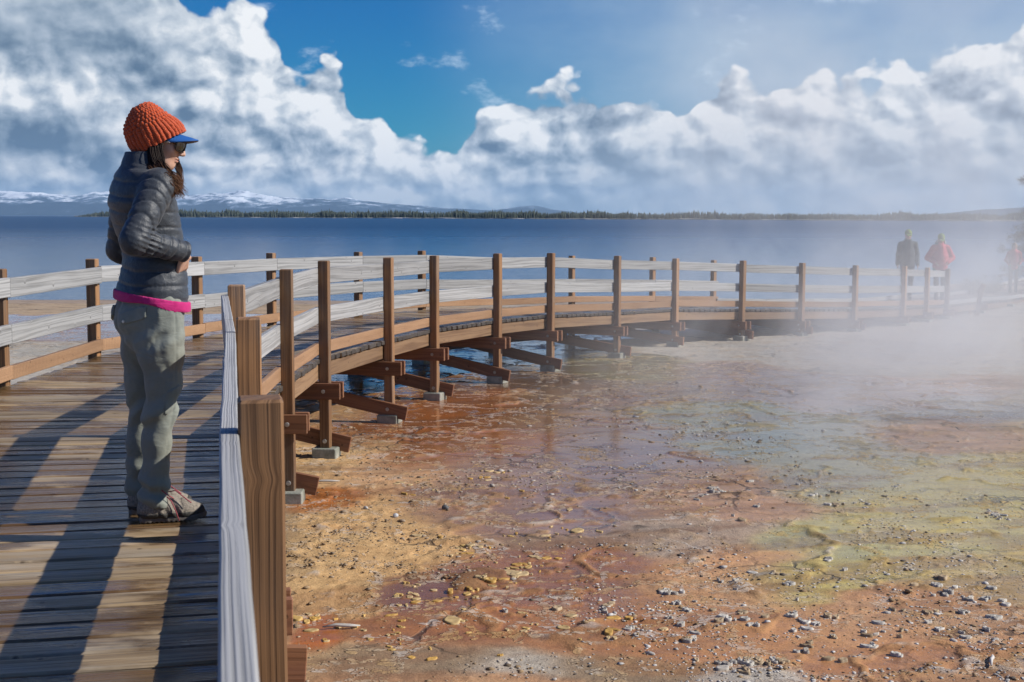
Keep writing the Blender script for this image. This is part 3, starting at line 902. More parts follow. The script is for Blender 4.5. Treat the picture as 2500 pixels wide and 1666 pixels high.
# low kerbs where there is no railing
for i in range(NLEFT - 1, len(P2) - 1):
    for side in (0, 1):
        if side == 0 and i < NPOST - 1: continue
        E = ER if side == 0 else EL
        s_ = nl[i] * (.03 if side == 0 else -.03)
        a, b = E[i] + s_, E[i + 1] + s_
        mb = MB(); mb.board(B3(a, DZ[i] + .06), B3(b, DZ[i + 1] + .06), (0, 0, 1), .045, .03, seg=2)
        mb.build('kerb_rail', M['rail'], bw)
        nk = 2
        for k in range(nk):
            f = (k + .5) / nk
            p = a + (b - a) * f
            mb = MB(); mb.board(B3(p, DZ[i] + (DZ[i + 1] - DZ[i]) * f - .30), B3(p, DZ[i] + (DZ[i + 1] - DZ[i]) * f + .014), np.append(dirs[i], 0), .045, .028)
            mb.build('kerb_block', M['post'], bw)

def railing(name, PP, sgn, first, last, label):
    """sgn +1: rails hang on the left (way) side of the posts"""
    o0 = np.array([PP[first][0], PP[first][1], 0.0])
    root = empty(name, tuple(o0))
    tag(root, label, 'railing', 'railings of the boardwalk')
    def T(p, z): return np.array([p[0], p[1], z]) - o0
    for i in range(first, last):
        p = PP[i]
        zt = DZ[i] + RH + rng.normal(0, .006)
        mb = MB()
        lean = rng.normal(0, .004, 2)
        zb_ = gz(*p) + (.08 if i < 14 else .055)
        mb.board(T(p, zb_), T(p + lean, zt), np.append(dirs[i], 0), PH, PH, ch=.006, seg=8, jit=.0006)
        mb.build('post', M['post'], root)
    for i in range(first, last - 1):
        off_a, off_b = nl[i] * sgn * (PH + .020), nl[i + 1] * sgn * (PH + .020)
        a, b = PP[i] + off_a, PP[i + 1] + off_b
        u_ = (b - a) / np.linalg.norm(b - a)
        ext = .0
        if sgn < 0 or True:
            a2, b2 = a + u_ * .002, b - u_ * .002
        if i == last - 2: b2 = b + u_ * .06
        for nm, zc, mt in (('top_rail', .71, 'rail'), ('middle_rail', .37, 'rail'), ('kick_board', .086 if sgn > 0 else .090, 'kick')):
            hw = .070 if nm != 'kick_board' else .050
            if nm == 'top_rail' and sgn < 0 and i == last - 2: b3 = b + u_ * .12
            else: b3 = b2
            mb = MB()
            j0, j1 = rng.normal(0, .003, 2)
            mb.board(T(a2, DZ[i] + zc + j0), T(b3, DZ[i + 1] + zc + j1), (0, 0, 1), hw, .019, ch=.0035, seg=14 if i < 6 else 4, jit=.0005)
            mb.build(nm, M[mt], root)
    return root
railing('railing', P2, 1, 0, NPOST, 'long curving outer railing of brown posts and grey rails on the spring side')
railing('railing', LP, -1, 1, NLEFT, 'shorter weathered railing on the lake side behind the woman')
# ---------------------------------------------------------------- signed distance sculpting
def surface_nets(f, lo, hi, h):
    lo, hi = np.array(lo, float), np.array(hi, float)
    n = np.ceil((hi - lo) / h).astype(int) + 1
    xs = [lo[i] + h * np.arange(n[i]) for i in range(3)]
    X, Y, Z = np.meshgrid(*xs, indexing='ij')
    P = np.stack([X.ravel(), Y.ravel(), Z.ravel()], 1)
    D = np.empty(len(P))
    for s in range(0, len(P), 400000):
        D[s:s + 400000] = f(P[s:s + 400000])
    D = D.reshape(n)
    ins = D < 0
    cn = n - 1
    c = np.zeros(cn, int)
    corners = [(i, j, k) for i in (0, 1) for j in (0, 1) for k in (0, 1)]
    for i, j, k in corners:
        c += ins[i:i + cn[0], j:j + cn[1], k:k + cn[2]]
    act = (c > 0) & (c < 8)
    ai = np.argwhere(act)
    vid = -np.ones(cn, int)
    vid[act] = np.arange(len(ai))
    acc = np.zeros((len(ai), 3)); cnt = np.zeros(len(ai))
    for a in corners:
        for ax in range(3):
            if a[ax] == 1: continue
            b = list(a); b[ax] = 1
            da = D[ai[:, 0] + a[0], ai[:, 1] + a[1], ai[:, 2] + a[2]]
            db = D[ai[:, 0] + b[0], ai[:, 1] + b[1], ai[:, 2] + b[2]]
            cr = (da < 0) != (db < 0)
            t_ = np.where(cr, da / np.where(cr, da - db, 1), 0)
            pos = np.array(a, float)[None, :].repeat(len(ai), 0)
            pos[:, ax] += t_
            acc[cr] += pos[cr]; cnt[cr] += 1
    V = lo + h * (ai + acc / cnt[:, None])
    faces = []
    for ax in range(3):
        o1, o2 = [(1, 2), (2, 0), (0, 1)][ax]
        sl = [slice(1, -1)] * 3; sl[ax] = slice(0, -1)
        sl2 = list(sl); sl2[ax] = slice(1, None)
        a = ins[tuple(sl)]; b = ins[tuple(sl2)]
        ed = np.argwhere(a != b)
        off = np.ones(3, int); off[ax] = 0
        g_ = ed + off
        fl = a[tuple(ed.T)]
        def vv(d1, d2):
            q = g_.copy(); q[:, o1] -= d1; q[:, o2] -= d2
            return vid[q[:, 0], q[:, 1], q[:, 2]]
        quad = np.stack([vv(1, 1), vv(0, 1), vv(0, 0), vv(1, 0)], 1)
        quad[~fl] = quad[~fl][:, ::-1]
        faces.append(quad)
    Fq = np.concatenate(faces)
    Fq = Fq[(Fq >= 0).all(1)]
    return V, Fq
def cap(P, a, b, r1, r2=None):
    r2 = r1 if r2 is None else r2
    a, b = np.asarray(a, float), np.asarray(b, float)
    ab = b - a
    t_ = np.clip((P - a) @ ab / ab.dot(ab), 0, 1)
    return np.linalg.norm(P - a - t_[:, None] * ab, axis=1) - (r1 + (r2 - r1) * t_)
def capt(P, a, b):
    a, b = np.asarray(a, float), np.asarray(b, float)
    ab = b - a
    return np.clip((P - a) @ ab / ab.dot(ab), 0, 1)
def ell(P, c, r, Rm=None):
    q = P - np.asarray(c, float)
    if Rm is not None: q = q @ Rm
    r = np.asarray(r, float)
    k0 = np.linalg.norm(q / r, axis=1)
    k1 = np.linalg.norm(q / r ** 2, axis=1) + 1e-9
    return k0 * (k0 - 1) / k1
def smin(a, b, k):
    h = np.clip(.5 + .5 * (b - a) / k, 0, 1)
    return b * (1 - h) + a * h - k * h * (1 - h)
def chain(P, pts, k=.02):
    d = None
    for (a, ra), (b, rb) in zip(pts[:-1], pts[1:]):
        q = cap(P, a, b, ra, rb)
        d = q if d is None else smin(d, q, k)
    return d
def seam(s, w=.16):
    """0 between seams, 1 at a seam; s in channel units"""
    q = np.abs(s - np.round(s))
    return np.exp(-(q / w) ** 2)
def sdf_mesh(name, f, lo, hi, h, mat, parent, smooth=True, attrs=None):
    V, Fq = surface_nets(f, lo, hi, h)
    return mesh_np(name, V, Fq, mat, parent, smooth)

def hand(P, wrist, tip, side, up, s=1.0, curl=.5):
    """palm + four curled fingers + thumb. wrist->tip is the palm direction, side the thumb side, up the back of the hand"""
    w, tdir = np.asarray(wrist, float), np.asarray(tip, float) - np.asarray(wrist, float)
    tdir /= np.linalg.norm(tdir)
    sd_ = np.asarray(side, float); sd_ = sd_ - tdir * sd_.dot(tdir); sd_ /= np.linalg.norm(sd_)
    up_ = np.cross(sd_, tdir)
    if up_.dot(np.asarray(up, float)) < 0: up_ = -up_
    d = None
    for k in range(4):
        a = w + tdir * .012 * s + sd_ * (.5 - k / 3) * .030 * s
        b = w + tdir * .082 * s + sd_ * (.5 - k / 3) * .058 * s
        q = cap(P, a, b, .013 * s, .0105 * s)
        d = q if d is None else smin(d, q, .012 * s)
    ln = [.066, .075, .070, .055]
    for k in range(4):
        b = w + tdir * .084 * s + sd_ * (.5 - k / 3) * .062 * s
        ang_ = 0
        p = b
        for j, fr in enumerate((.45, .32, .23)):
            ang_ += curl * (.6 if j == 0 else .9)
            dr = tdir * math.cos(ang_) - up_ * math.sin(ang_)
            e = p + dr * ln[k] * fr * s
            d = smin(d, cap(P, p, e, (.0088 - .0008 * j) * s, (.0082 - .0009 * j) * s), .004 * s)
            p = e
    a = w + tdir * .025 * s + sd_ * .022 * s
    m_ = a + (tdir * .6 + sd_ * .75 - up_ * .2) * .036 * s
    e = m_ + (tdir * .85 + sd_ * .15 - up_ * .45) * .032 * s
    d = smin(d, cap(P, a, m_, .0125 * s, .0105 * s), .008 * s)
    d = smin(d, cap(P, m_, e, .010 * s, .0085 * s), .004 * s)
    return d
def head_sdf(P, c, Rm, s=1.0):
    """Rm columns: forward, left, up; c = middle of the head"""
    q = (P - np.asarray(c, float)) @ Rm / s
    d = ell(q, (-.012, 0, .028), (.096, .074, .088))
    d = smin(d, ell(q, (.026, 0, -.036), (.062, .056, .072)), .03)          # face
    d = smin(d, ell(q, (.052, 0, -.088), (.028, .030, .022)), .028)         # chin
    d = smin(d, cap(q, (-.015, .048, -.045), (.045, .022, -.086), .018, .016), .03)
    d = smin(d, cap(q, (-.015, -.048, -.045), (.045, -.022, -.086), .018, .016), .03)
    for sg in (-1, 1):
        d = smin(d, ell(q, (.056, sg * .036, -.022), (.026, .022, .020)), .022)   # cheeks
        d = smin(d, ell(q, (.072, sg * .030, .022), (.016, .026, .010)), .015)    # brow
        d = np.maximum(d, -(ell(q, (.098, sg * .031, .004), (.018, .017, .011)) ) - .004) if False else smin(d, d, .001)
        d = smin(d, ell(q, (-.005, sg * .074, -.005), (.019, .007, .032)), .008)  # ears
    for sg in (-1, 1):
        e = ell(q, (.090, sg * .031, .002), (.016, .019, .013))
        d = -smin(-d, e, .012)                                                    # eye sockets
        d = smin(d, ell(q, (.071, sg * .031, .002), (.013, .013, .013)), .003)    # eyeballs
    d = smin(d, chain(q, [((.086, 0, .016), .007), ((.103, 0, -.014), .0085), ((.110, 0, -.026), .0100)], .006), .010)  # nose
    for sg in (-1, 1):
        d = smin(d, ell(q, (.098, sg * .011, -.030), (.011, .008, .008)), .007)
    d = smin(d, ell(q, (.088, 0, -.052), (.010, .022, .0055)), .006)          # lips
    d = smin(d, ell(q, (.085, 0, -.062), (.010, .019, .0062)), .006)
    d = d + .0035 * np.exp(-((q[:, 2] + .0572) / .0022) ** 2) * (q[:, 0] > .07) * (np.abs(q[:, 1]) < .022)
    return d * s
def rotcols(fwd, up=(0, 0, 1)):
    f = np.asarray(fwd, float); f = f / np.linalg.norm(f)
    u_ = np.asarray(up, float); u_ = u_ - f * u_.dot(f); u_ /= np.linalg.norm(u_)
    return np.stack([f, np.cross(u_, f), u_], 1)
# ---------------------------------------------------------------- the woman on the boardwalk
def skin_mat():
    m, t = new_mat('skin')
    tc = t.n('ShaderNodeTexCoord').outputs['Object']
    n = t.noise(tc, 30, 4)
    q = t.attr('lip', 'Fac')
    c = t.mix(t.map(n, .35, .65), (.52, .30, .21), (.60, .37, .27))
    c = t.mix(q, c, (.48, .17, .14))
    b = finish(t, c, .5, t.bump(n, .0008), .4)
    b.inputs['Subsurface Weight'].default_value = .08
    b.inputs['Subsurface Radius'].default_value = (.01, .004, .002)
    return m
M['skin'] = skin_mat()
def cloth(name, a, b, rough=.8, weave=700.0, wr=.004, spec=.2, sheen=.15):
    m, t = new_mat(name)
    tc = t.n('ShaderNodeTexCoord').outputs['Object']
    n1 = t.noise(tc, 16, 5, .6, .5)
    n2 = t.noise(tc, weave, 2)
    n3 = t.noise(t.v('MULTIPLY', tc, (1.0, 1.0, 2.4)), 9, 4, .6, .8)
    finish(t, t.mix(t.map(n1, .3, .7), a, b), rough, t.bump(t.m('ADD', t.m('MULTIPLY', n3, 1.0), t.m('MULTIPLY', n2, .05)), wr), spec, sheen=sheen)
    return m
M['trouser'] = cloth('trouser_cloth', (.205, .220, .190), (.245, .258, .222), .85, 500, .005)
M['pink'] = cloth('pink_fleece', (.42, .015, .13), (.55, .03, .19), .9, 500, .006)
def down_mat():
    m, t = new_mat('down_jacket')
    tc = t.n('ShaderNodeTexCoord').outputs['Object']
    n1 = t.noise(t.v('MULTIPLY', tc, (1, 1, 1.6)), 22, 5, .62, 1.2)
    n2 = t.noise(t.v('MULTIPLY', tc, (1.6, 1.6, .7)), 45, 3, .6, .6)
    c = t.mix(t.map(n1, .3, .7), (.026, .031, .040), (.042, .050, .062))
    finish(t, c, .50, t.bump(t.m('ADD', n1, t.m('MULTIPLY', n2, .5)), .003), .42, sheen=.12)
    return m
M['down'] = down_mat()
M['knit'] = None
def knit_mat():
    m, t = new_mat('orange_wool')
    wc = t.attr('wc')
    tc = t.n('ShaderNodeTexCoord').outputs['Object']
    n = t.noise(tc, 260, 3, .7)
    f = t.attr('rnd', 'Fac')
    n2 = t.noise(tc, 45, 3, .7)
    c = t.mix(t.map(f, 0, 1), (.10, .010, .004), (.60, .105, .032))  # shade in the gaps between stitches is painted into the wool colour
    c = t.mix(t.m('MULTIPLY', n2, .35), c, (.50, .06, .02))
    finish(t, c, .95, t.bump(n, .003), .1, sheen=.3)
    return m
M['knit'] = knit_mat()
M['visor'] = simple('visor_blue', (.015, .105, .36), .6, bump=.0006, nscale=300, var=.1)
M['visor_under'] = simple('visor_lining', (.34, .32, .30), .8, bump=.0005)
M['lens'] = simple('dark_lens', (.035, .035, .028), .06, spec=.9, var=.05, bump=0.0)
M['frame'] = simple('glasses_frame', (.03, .018, .012), .25, var=.3, bump=0.0)
def hair_mat():
    m, t = new_mat('dark_hair')
    wc = t.attr('wc')
    l = t.attr('tip', 'Fac')
    rn = t.attr('rnd', 'Fac')
    c = t.mix(t.map(l, .45, 1.0, 0, 1, True), (.010, .006, .005), (.20, .098, .052))
    c = t.mix(t.m('MULTIPLY', rn, .5), c, (.035, .018, .012))
    finish(t, c, .6, None, .15)
    return m
M['hair'] = hair_mat()
M['shoe'] = simple('shoe_mesh', (.23, .20, .165), .8, nscale=140, var=.4, bump=.003)
M['shoe_dark'] = simple('shoe_rubber', (.045, .042, .038), .7, nscale=60, bump=.003)
M['sole'] = simple('shoe_sole', (.14, .125, .11), .8, nscale=60, bump=.002)
M['lace'] = simple('shoe_lace', (.36, .07, .09), .8, nscale=300, var=.5)

WX, WY = -1.395, 5.30
WZ = float(np.interp(WY, P2[:, 1], DZ)) + .001
wm = empty('person', (WX, WY, WZ), R(14.75))
tag(wm, 'woman in orange knit hat, blue visor and dark down jacket looking over the rail', 'person')
wm.scale = (.945, .945, .981)
Fd = np.array([.925, .38, 0]); Rd = np.array([.38, -.925, 0])
TZ = [.62, .72, .80, .86, .93, 1.00, 1.06, 1.13, 1.20, 1.28, 1.345, 1.395, 1.43, 1.47]
TCX = [-.036, -.034, -.032, -.031, -.030, -.020, -.014, -.028, -.045, -.060, -.060, -.062, -.060, -.052]
TA = [.07, .150, .178, .180, .176, .160, .150, .149, .157, .170, .176, .146, .086, .063]
TB = [.05, .110, .128, .132, .128, .120, .115, .116, .124, .121, .104, .085, .068, .060]
def torso(P, grow=0.0):
    z = P[:, 2]
    cx = np.interp(z, TZ, TCX); cy = cx * .35 + .015
    a = np.interp(z, TZ, TA) + grow; b = np.interp(z, TZ, TB) + grow
    qx, qy = P[:, 0] - cx, P[:, 1] - cy
    uu = qx * Rd[0] + qy * Rd[1]; vv = qx * Fd[0] + qy * Fd[1]
    k = (np.abs(uu / a) ** 2.3 + np.abs(vv / b) ** 2.3) ** (1 / 2.3)
    return (k - 1) * np.minimum(a, b), uu, vv
def n3(P, s, seed=0, oct=3):
    return fbm(P[:, 0] * s, P[:, 1] * s, P[:, 2] * s, oct=oct, seed=seed) - .5
ShR, ElR, WrR = np.array([.009, -.148, 1.345]), np.array([-.090, -.268, 1.135]), np.array([.102, -.142, 1.088])
ShL, ElL, WrL = np.array([-.116, .160, 1.345]), np.array([-.160, .270, 1.088]), np.array([.03, .20, 1.0])
def jacket(P):
    d, uu, vv = torso(P, .006)
    z = P[:, 2]
    body = d + .0036 * seam((z - .90 + .010 * np.sin(uu * 14)) / .058, .10) + .0050 * n3(P * np.array([1, 1, 2.6]), 17, 77)
    body = body + .003 * n3(P, 22, 7)
    hem = .884 - .175 * P[:, 0]
    body = np.maximum(body, hem - z)
    body = np.maximum(body, z - 1.475)
    body = body - .006 * np.exp(-((z - 1.05) / .02) ** 2) * 0
    out = body
    for Sh, El, Wr in ((ShR, ElR, WrR), (ShL, ElL, WrL)):
        ua = capt(P, Sh, El); fa = capt(P, El, Wr)
        d1 = cap(P, Sh, El, .070, .058) + .0052 * seam(ua * 5.6 + 2.4 * n3(P, 7, 9, 2) , .12)
        d2 = cap(P, El, Wr, .057, .044) + .0052 * seam(fa * 5.0 + .3 + 1.8 * n3(P, 7, 19, 2), .12)
        arm = smin(d1, d2, .018)
        inner = np.exp(-(np.linalg.norm(P - (El + Fd * .05), axis=1) / .06) ** 2)
        arm = arm + .012 * inner * np.abs(np.sin(z * 150 + P[:, 0] * 60))
        arm = arm + .010 * n3(P, 20, 3)
        ax_ = (Wr - El) / np.linalg.norm(Wr - El)
        arm = np.maximum(arm, (P - Wr) @ ax_ - .008)
        out = smin(out, arm, .020)
    # stand-up collar, open at the front
    cxz, cyz = -.062, -.0
    c0 = np.array([-.066, -.004]);
    rr = np.linalg.norm(P[:, :2] - c0 - np.outer(z - 1.43, [.35, .12]), axis=1)
    col_ = np.maximum(np.abs(rr - .064) - .010, np.maximum(1.38 - z, z - 1.478 - .01 * n3(P, 20)))
    out = smin(out, col_, .012)
    return out
J = sdf_mesh('jacket', jacket, (-.36, -.36, .82), (.22, .38, 1.52), .0048, M['down'], wm)
def hem_f(P):
    d, uu, vv = torso(P, .011)
    z = P[:, 2]
    hem = .884 - .175 * P[:, 0]
    lowr = hem - .016 - .006 * np.sin(P[:, 0] * 30) - .05 * np.maximum(0, P[:, 0])
    d = d - .002 + .004 * n3(P, 26) - .003 * np.sin((z - hem) * 300) * 0
    return np.maximum(np.maximum(d, lowr - z), z - hem - .02)
sdf_mesh('shirt_hem', hem_f, (-.25, -.22, .80), (.20, .22, .96), .005, M['pink'], wm)
# legs
LR = [((.000, -.085, .86), .100), ((.004, -.088, .70), .093), ((.008, -.086, .56), .070), ((-.004, -.084, .46), .062), ((-.026, -.078, .32), .057), ((-.034, -.075, .20), .055), ((-.036, -.075, .07), .064)]
LL = [((-.062, .065, .86), .098), ((-.072, .082, .70), .088), ((-.070, .090, .55), .067), ((-.072, .095, .44), .059), ((-.088, .098, .30), .054), ((-.096, .098, .18), .052), ((-.094, .10, .075), .058)]
def trousers(P):
    z = P[:, 2]
    d, uu, vv = torso(P, -.016)
    d = np.maximum(d, z - .93)
    d = np.maximum(d, .64 - z)
    bt = ell(P, np.array([-.078, -.050, .815]), (.085, .085, .085))
    bt2 = ell(P, np.array([-.104, .060, .822]), (.085, .085, .085))
    d = smin(smin(d, bt, .05), bt2, .05)
    cleft = np.exp(-((P[:, 0] + .150 - 0.0) / .06) ** 2 - ((P[:, 1] + .012) / .012) ** 2 - ((z - .80) / .07) ** 2)
    d = d + .010 * cleft
    for L_ in (LR, LL):
        c = chain(P, L_, .03)
        c = np.maximum(c, .058 + .25 * np.maximum(0, .02) - z + .0)
        d = smin(d, c, .022)
    w = n3(P * np.array([1, 1, .55]), 13, 21, 4)
    folds = np.sin(z * 62 + 26 * P[:, 0] * 1 + 9 * n3(P, 5, 23)) * np.exp(-((z - .13) / .09) ** 2) * .010
    folds = folds + np.sin(z * 46 - 40 * P[:, 0] + 8 * n3(P, 6, 24)) * (np.exp(-((z - .44) / .07) ** 2) * .0095 + np.exp(-((z - .73) / .05) ** 2) * .006)
    d = d + .026 * w + folds
    side_seam = np.exp(-((P[:, 0] - np.interp(z, [.1, .45, .7, .9], [-.02, .045, .065, .06])) / .004) ** 2) * (P[:, 1] < -.06)
    d = d + .0025 * side_seam
    return np.maximum(d, .045 - z + .5 * (P[:, 0] + .05) * -.4 * 0)
T_ = sdf_mesh('trousers', trousers, (-.28, -.26, .03), (.17, .24, .96), .0058, M['trouser'], wm)
# back pocket flap with a snap, a belt loop and the thigh pocket zip
def curved_patch(name, cx_, cz_, w_, h_, mat, parent, off=.004, ny_=10, nx_=14, dirn=None, th=.004):
    """a flap lying on the trousers: points are pushed to the body surface along dirn"""
    dv = np.array(dirn) / np.linalg.norm(dirn)
    side = np.cross((0, 0, 1), dv); side /= np.linalg.norm(side)
    V_ = []
    for j in range(ny_):
        for i in range(nx_):
            s_, q_ = (i / (nx_ - 1) - .5), (j / (ny_ - 1) - .5)
            low = 1.0 if abs(s_) < .42 else .80
            base = np.array([cx_[0], cx_[1], cz_]) + side * s_ * w_ + np.array([0, 0, 1]) * (q_ * h_ * low + s_ * .03)
            V_.append(base)
    V_ = np.array(V_)
    start = V_ + dv * .25
    tt_ = np.zeros(len(V_))
    for _ in range(60):
        dd_ = trousers(start - dv * tt_[:, None])
        tt_ += np.clip(dd_, -.02, .02) * .8
    surf = start - dv * tt_[:, None]
    outer = surf + dv * (off + th); inner_ = surf - dv * .002
    VV_ = np.concatenate([outer, inner_])
    f_ = []
    N_ = nx_ * ny_
    for j in range(ny_ - 1):
        for i in range(nx_ - 1):
            a = j * nx_ + i
            f_.append((a, a + 1, a + nx_ + 1, a + nx_)); f_.append((N_ + a, N_ + a + nx_, N_ + a + nx_ + 1, N_ + a + 1))
    ed = [i for i in range(nx_)] + [j * nx_ + nx_ - 1 for j in range(1, ny_)] + [(ny_ - 1) * nx_ + i for i in range(nx_ - 2, -1, -1)] + [j * nx_ for j in range(ny_ - 2, 0, -1)]
    for a, b in zip(ed, ed[1:] + ed[:1]):
        f_.append((a, N_ + a, N_ + b, b))
    return mesh_np(name, VV_, f_, mat, parent, True), outer
fl, osf = curved_patch('pocket_flap', (-.075, -.07), .838, .125, .052, M['trouser'], T_, dirn=(-.42, -.9, 0), off=.0015)
mbx = MB(); c_ = osf[len(osf) // 2 - 40]; mbx.tube([c_, c_ + np.array([-.42, -.9, 0]) * .004], [.007, .005], 10)
mbx.build('snap', M['bolt'], fl)
curved_patch('pocket_flap', (-.135, .075), .835, .10, .05, M['trouser'], T_, dirn=(-.9, -.1, 0), off=.006)
curved_patch('knee_panel', (.015, -.10), .50, .075, .10, M['trouser'], T_, dirn=(.55, -.83, 0), off=.0005, th=.0015)
# body: head, neck, hands, hidden limbs, one surface
HC = np.array([.022, .020, 1.522]); HS = .93
HR = rotcols((.955, -.24, -.27), (-.25, .1, 1))
def body(P):
    d = head_sdf(P, HC, HR, HS)
    d = smin(d, cap(P, (-.062, -.004, 1.36), HC + np.array([-.035, 0, -.045]), .052, .050), .02)
    dt, uu, vv = torso(P, -.03)
    dt = np.maximum(np.maximum(dt, P[:, 2] - 1.41), .82 - P[:, 2])
    d = smin(d, dt, .02)
    for Sh, El, Wr in ((ShR, ElR, WrR), (ShL, ElL, WrL)):
        d = smin(d, chain(P, [(Sh, .045), (El, .036), (Wr, .026)], .02), .01)
    hR = hand(P, WrR + np.array([.006, .004, -.006]), WrR + np.array([-.012, .050, -.085]), (.5, .6, .2), (.85, -.5, 0), .92, .42)
    hL = hand(P, WrL + np.array([.004, -.004, -.004]), WrL + np.array([.04, -.05, -.06]), (.4, -.5, .2), (.3, .8, 0), .92, .5)
    d = smin(smin(d, hR, .006), hL, .006)
    for L_ in (LR, LL):
        c = chain(P, [(p, r * .62) for p, r in L_], .03)
        d = smin(d, c, .02)
    return d
bd = None
V1, F1 = surface_nets(body, (-.26, -.33, .05), (.20, .34, 1.66), .0046)
q_ = (V1 - HC) @ HR / HS
lip = np.exp(-((q_[:, 2] + .057) / .008) ** 2 - (q_[:, 1] / .020) ** 2) * (q_[:, 0] > .07)
bd = mesh_np('body', V1, F1, M['skin'], wm, True, {'lip': ('FLOAT', 'POINT', lip * .8)})

# knit hat: ribs at the edge, braided popcorn stitches above
brim_c = np.array([.0145, .012, 1.5215]); e1 = np.array([.894, -.10, .455]); e1 /= np.linalg.norm(e1)
e2 = np.array([-.455, 0, .89]); e2 -= e1 * e2.dot(e1); e2 /= np.linalg.norm(e2); e3 = np.cross(e2, e1)
hh_ = np.array([-.012, .0, .020, .045, .075, .105, .130, .147, .158, .160])
sf = np.array([.108, .109, .110, .098, .078, .060, .044, .031, .012, .0]) * 1.0   # front half length
sb = np.array([.104, .107, .110, .111, .107, .094, .070, .040, .012, .0])   # back half length
sc = np.array([.086, .090, .094, .096, .092, .082, .064, .042, .016, .0])
NT_, NM_ = 420, 150
th = np.linspace(0, 2 * math.pi, NT_, endpoint=False)
# parameter along the profile by arc length
arc = np.concatenate([[0], np.cumsum(np.hypot(np.diff(hh_), np.diff(sb)))]); arc /= arc[-1]
tv_ = np.linspace(0, 1, NM_)
TH, TV = np.meshgrid(th, tv_)
def smoothint(x, xp, fp):
    # monotone smooth interpolation by averaging shifted linear samples
    return sum(np.interp(np.clip(x + o, 0, 1), xp, fp) for o in np.linspace(-.045, .045, 7)) / 7 * (x < .97) + np.interp(x, xp, fp) * (x >= .97)
Hh = smoothint(TV, arc, hh_); Fr = smoothint(TV, arc, sf); Bk = smoothint(TV, arc, sb); Sc = smoothint(TV, arc, sc)
ct, st_ = np.cos(TH), np.sin(TH)
mixf = .5 + .5 * np.tanh(ct * 3)
rs = Fr * mixf + Bk * (1 - mixf)
NR = 34
_j = (vnoise(TH * 6.0, TV * 14.0, seed=5) - .5)
_tv0, _th0 = TV, TH
TH = TH + _j * .05; TV = np.clip(TV + (vnoise(TH * 5.0 + 9, TV * 9.0, seed=8) - .5) * .022, 0, 1)
ribs = np.abs(np.cos(TH * NR / 2)) ** .7
rows = 15
rowp = TV * rows
stag = np.floor(rowp)
pop = np.abs(np.sin((TH * NR / 2) + (stag % 2) * math.pi / 2)) ** .8 * np.abs(np.sin(np.pi * rowp)) ** .6
ribz = ribs * (.75 + .25 * np.abs(np.sin(np.pi * TV * 34 + TH * NR / 2)))
wgt = sstep(TV, .30, .40)
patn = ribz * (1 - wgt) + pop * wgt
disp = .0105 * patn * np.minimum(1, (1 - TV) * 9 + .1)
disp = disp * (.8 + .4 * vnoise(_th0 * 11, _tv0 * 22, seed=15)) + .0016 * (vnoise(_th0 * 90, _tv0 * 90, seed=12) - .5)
TV = _tv0
cx2 = np.where(TV > .8, (TV - .8) / .2, 0) * -.010
pts_ = brim_c[None, None] + e1 * ((rs * .965 + disp) * ct + cx2)[..., None] + e3 * ((Sc * .97 + disp) * st_)[..., None] + e2 * (Hh * .97 + disp * np.sin(TV * 1.57))[..., None]
idm = np.arange(NT_ * NM_).reshape(NM_, NT_)
f_ = np.stack([idm[:-1], np.roll(idm[:-1], -1, 1), np.roll(idm[1:], -1, 1), idm[1:]], -1).reshape(-1, 4)
hat = mesh_np('knit_hat', pts_.reshape(-1, 3), f_, M['knit'], wm, True, {'rnd': ('FLOAT', 'POINT', patn.ravel() ** 1.1)})
sol = hat.modifiers.new('thickness', 'SOLIDIFY'); sol.thickness = -.004
# visor: a curved bill from under the hat
nvx, nvy = 26, 16
f2 = np.array([.93, -.33, -.15]); f2 /= np.linalg.norm(f2); s2 = np.cross((0, 0, 1), f2); s2 /= np.linalg.norm(s2); u2 = np.cross(f2, s2)
vc = np.array([.086, -.004, 1.553])
V_ = []
for j in range(nvy):
    for i in range(nvx):
        a_ = (i / (nvx - 1) * 2 - 1)
        q = j / (nvy - 1)
        half = .080 * (1 - .10 * q)
        fwd = -.045 * a_ ** 2 * 1.0 + q * .092 * (1 - abs(a_) ** 2.6) ** .55
        V_.append(vc + f2 * fwd + s2 * a_ * half + u2 * (-.028 * a_ ** 2 - .10 * q * .12))
V_ = np.array(V_)
def shell(name, V_, nx_, ny_, nrm, th_, mat_a, mat_b, parent):
    N_ = nx_ * ny_
    VV_ = np.concatenate([V_ + nrm * th_ / 2, V_ - nrm * th_ / 2])
    f_, fm = [], []
    for j in range(ny_ - 1):
        for i in range(nx_ - 1):
            a = j * nx_ + i
            f_.append((a, a + 1, a + nx_ + 1, a + nx_)); fm.append(0)
            f_.append((N_ + a, N_ + a + nx_, N_ + a + nx_ + 1, N_ + a + 1)); fm.append(1)
    ed = [i for i in range(nx_)] + [j * nx_ + nx_ - 1 for j in range(1, ny_)] + [(ny_ - 1) * nx_ + i for i in range(nx_ - 2, -1, -1)] + [j * nx_ for j in range(ny_ - 2, 0, -1)]
    for a, b in zip(ed, ed[1:] + ed[:1]):
        f_.append((a, N_ + a, N_ + b, b)); fm.append(0)
    return mesh_np(name, VV_, f_, None, parent, True, mats=[mat_a, mat_b], fm=fm)
shell('visor', V_, nvx, nvy, u2, .005, M['visor'], M['visor_under'], wm)
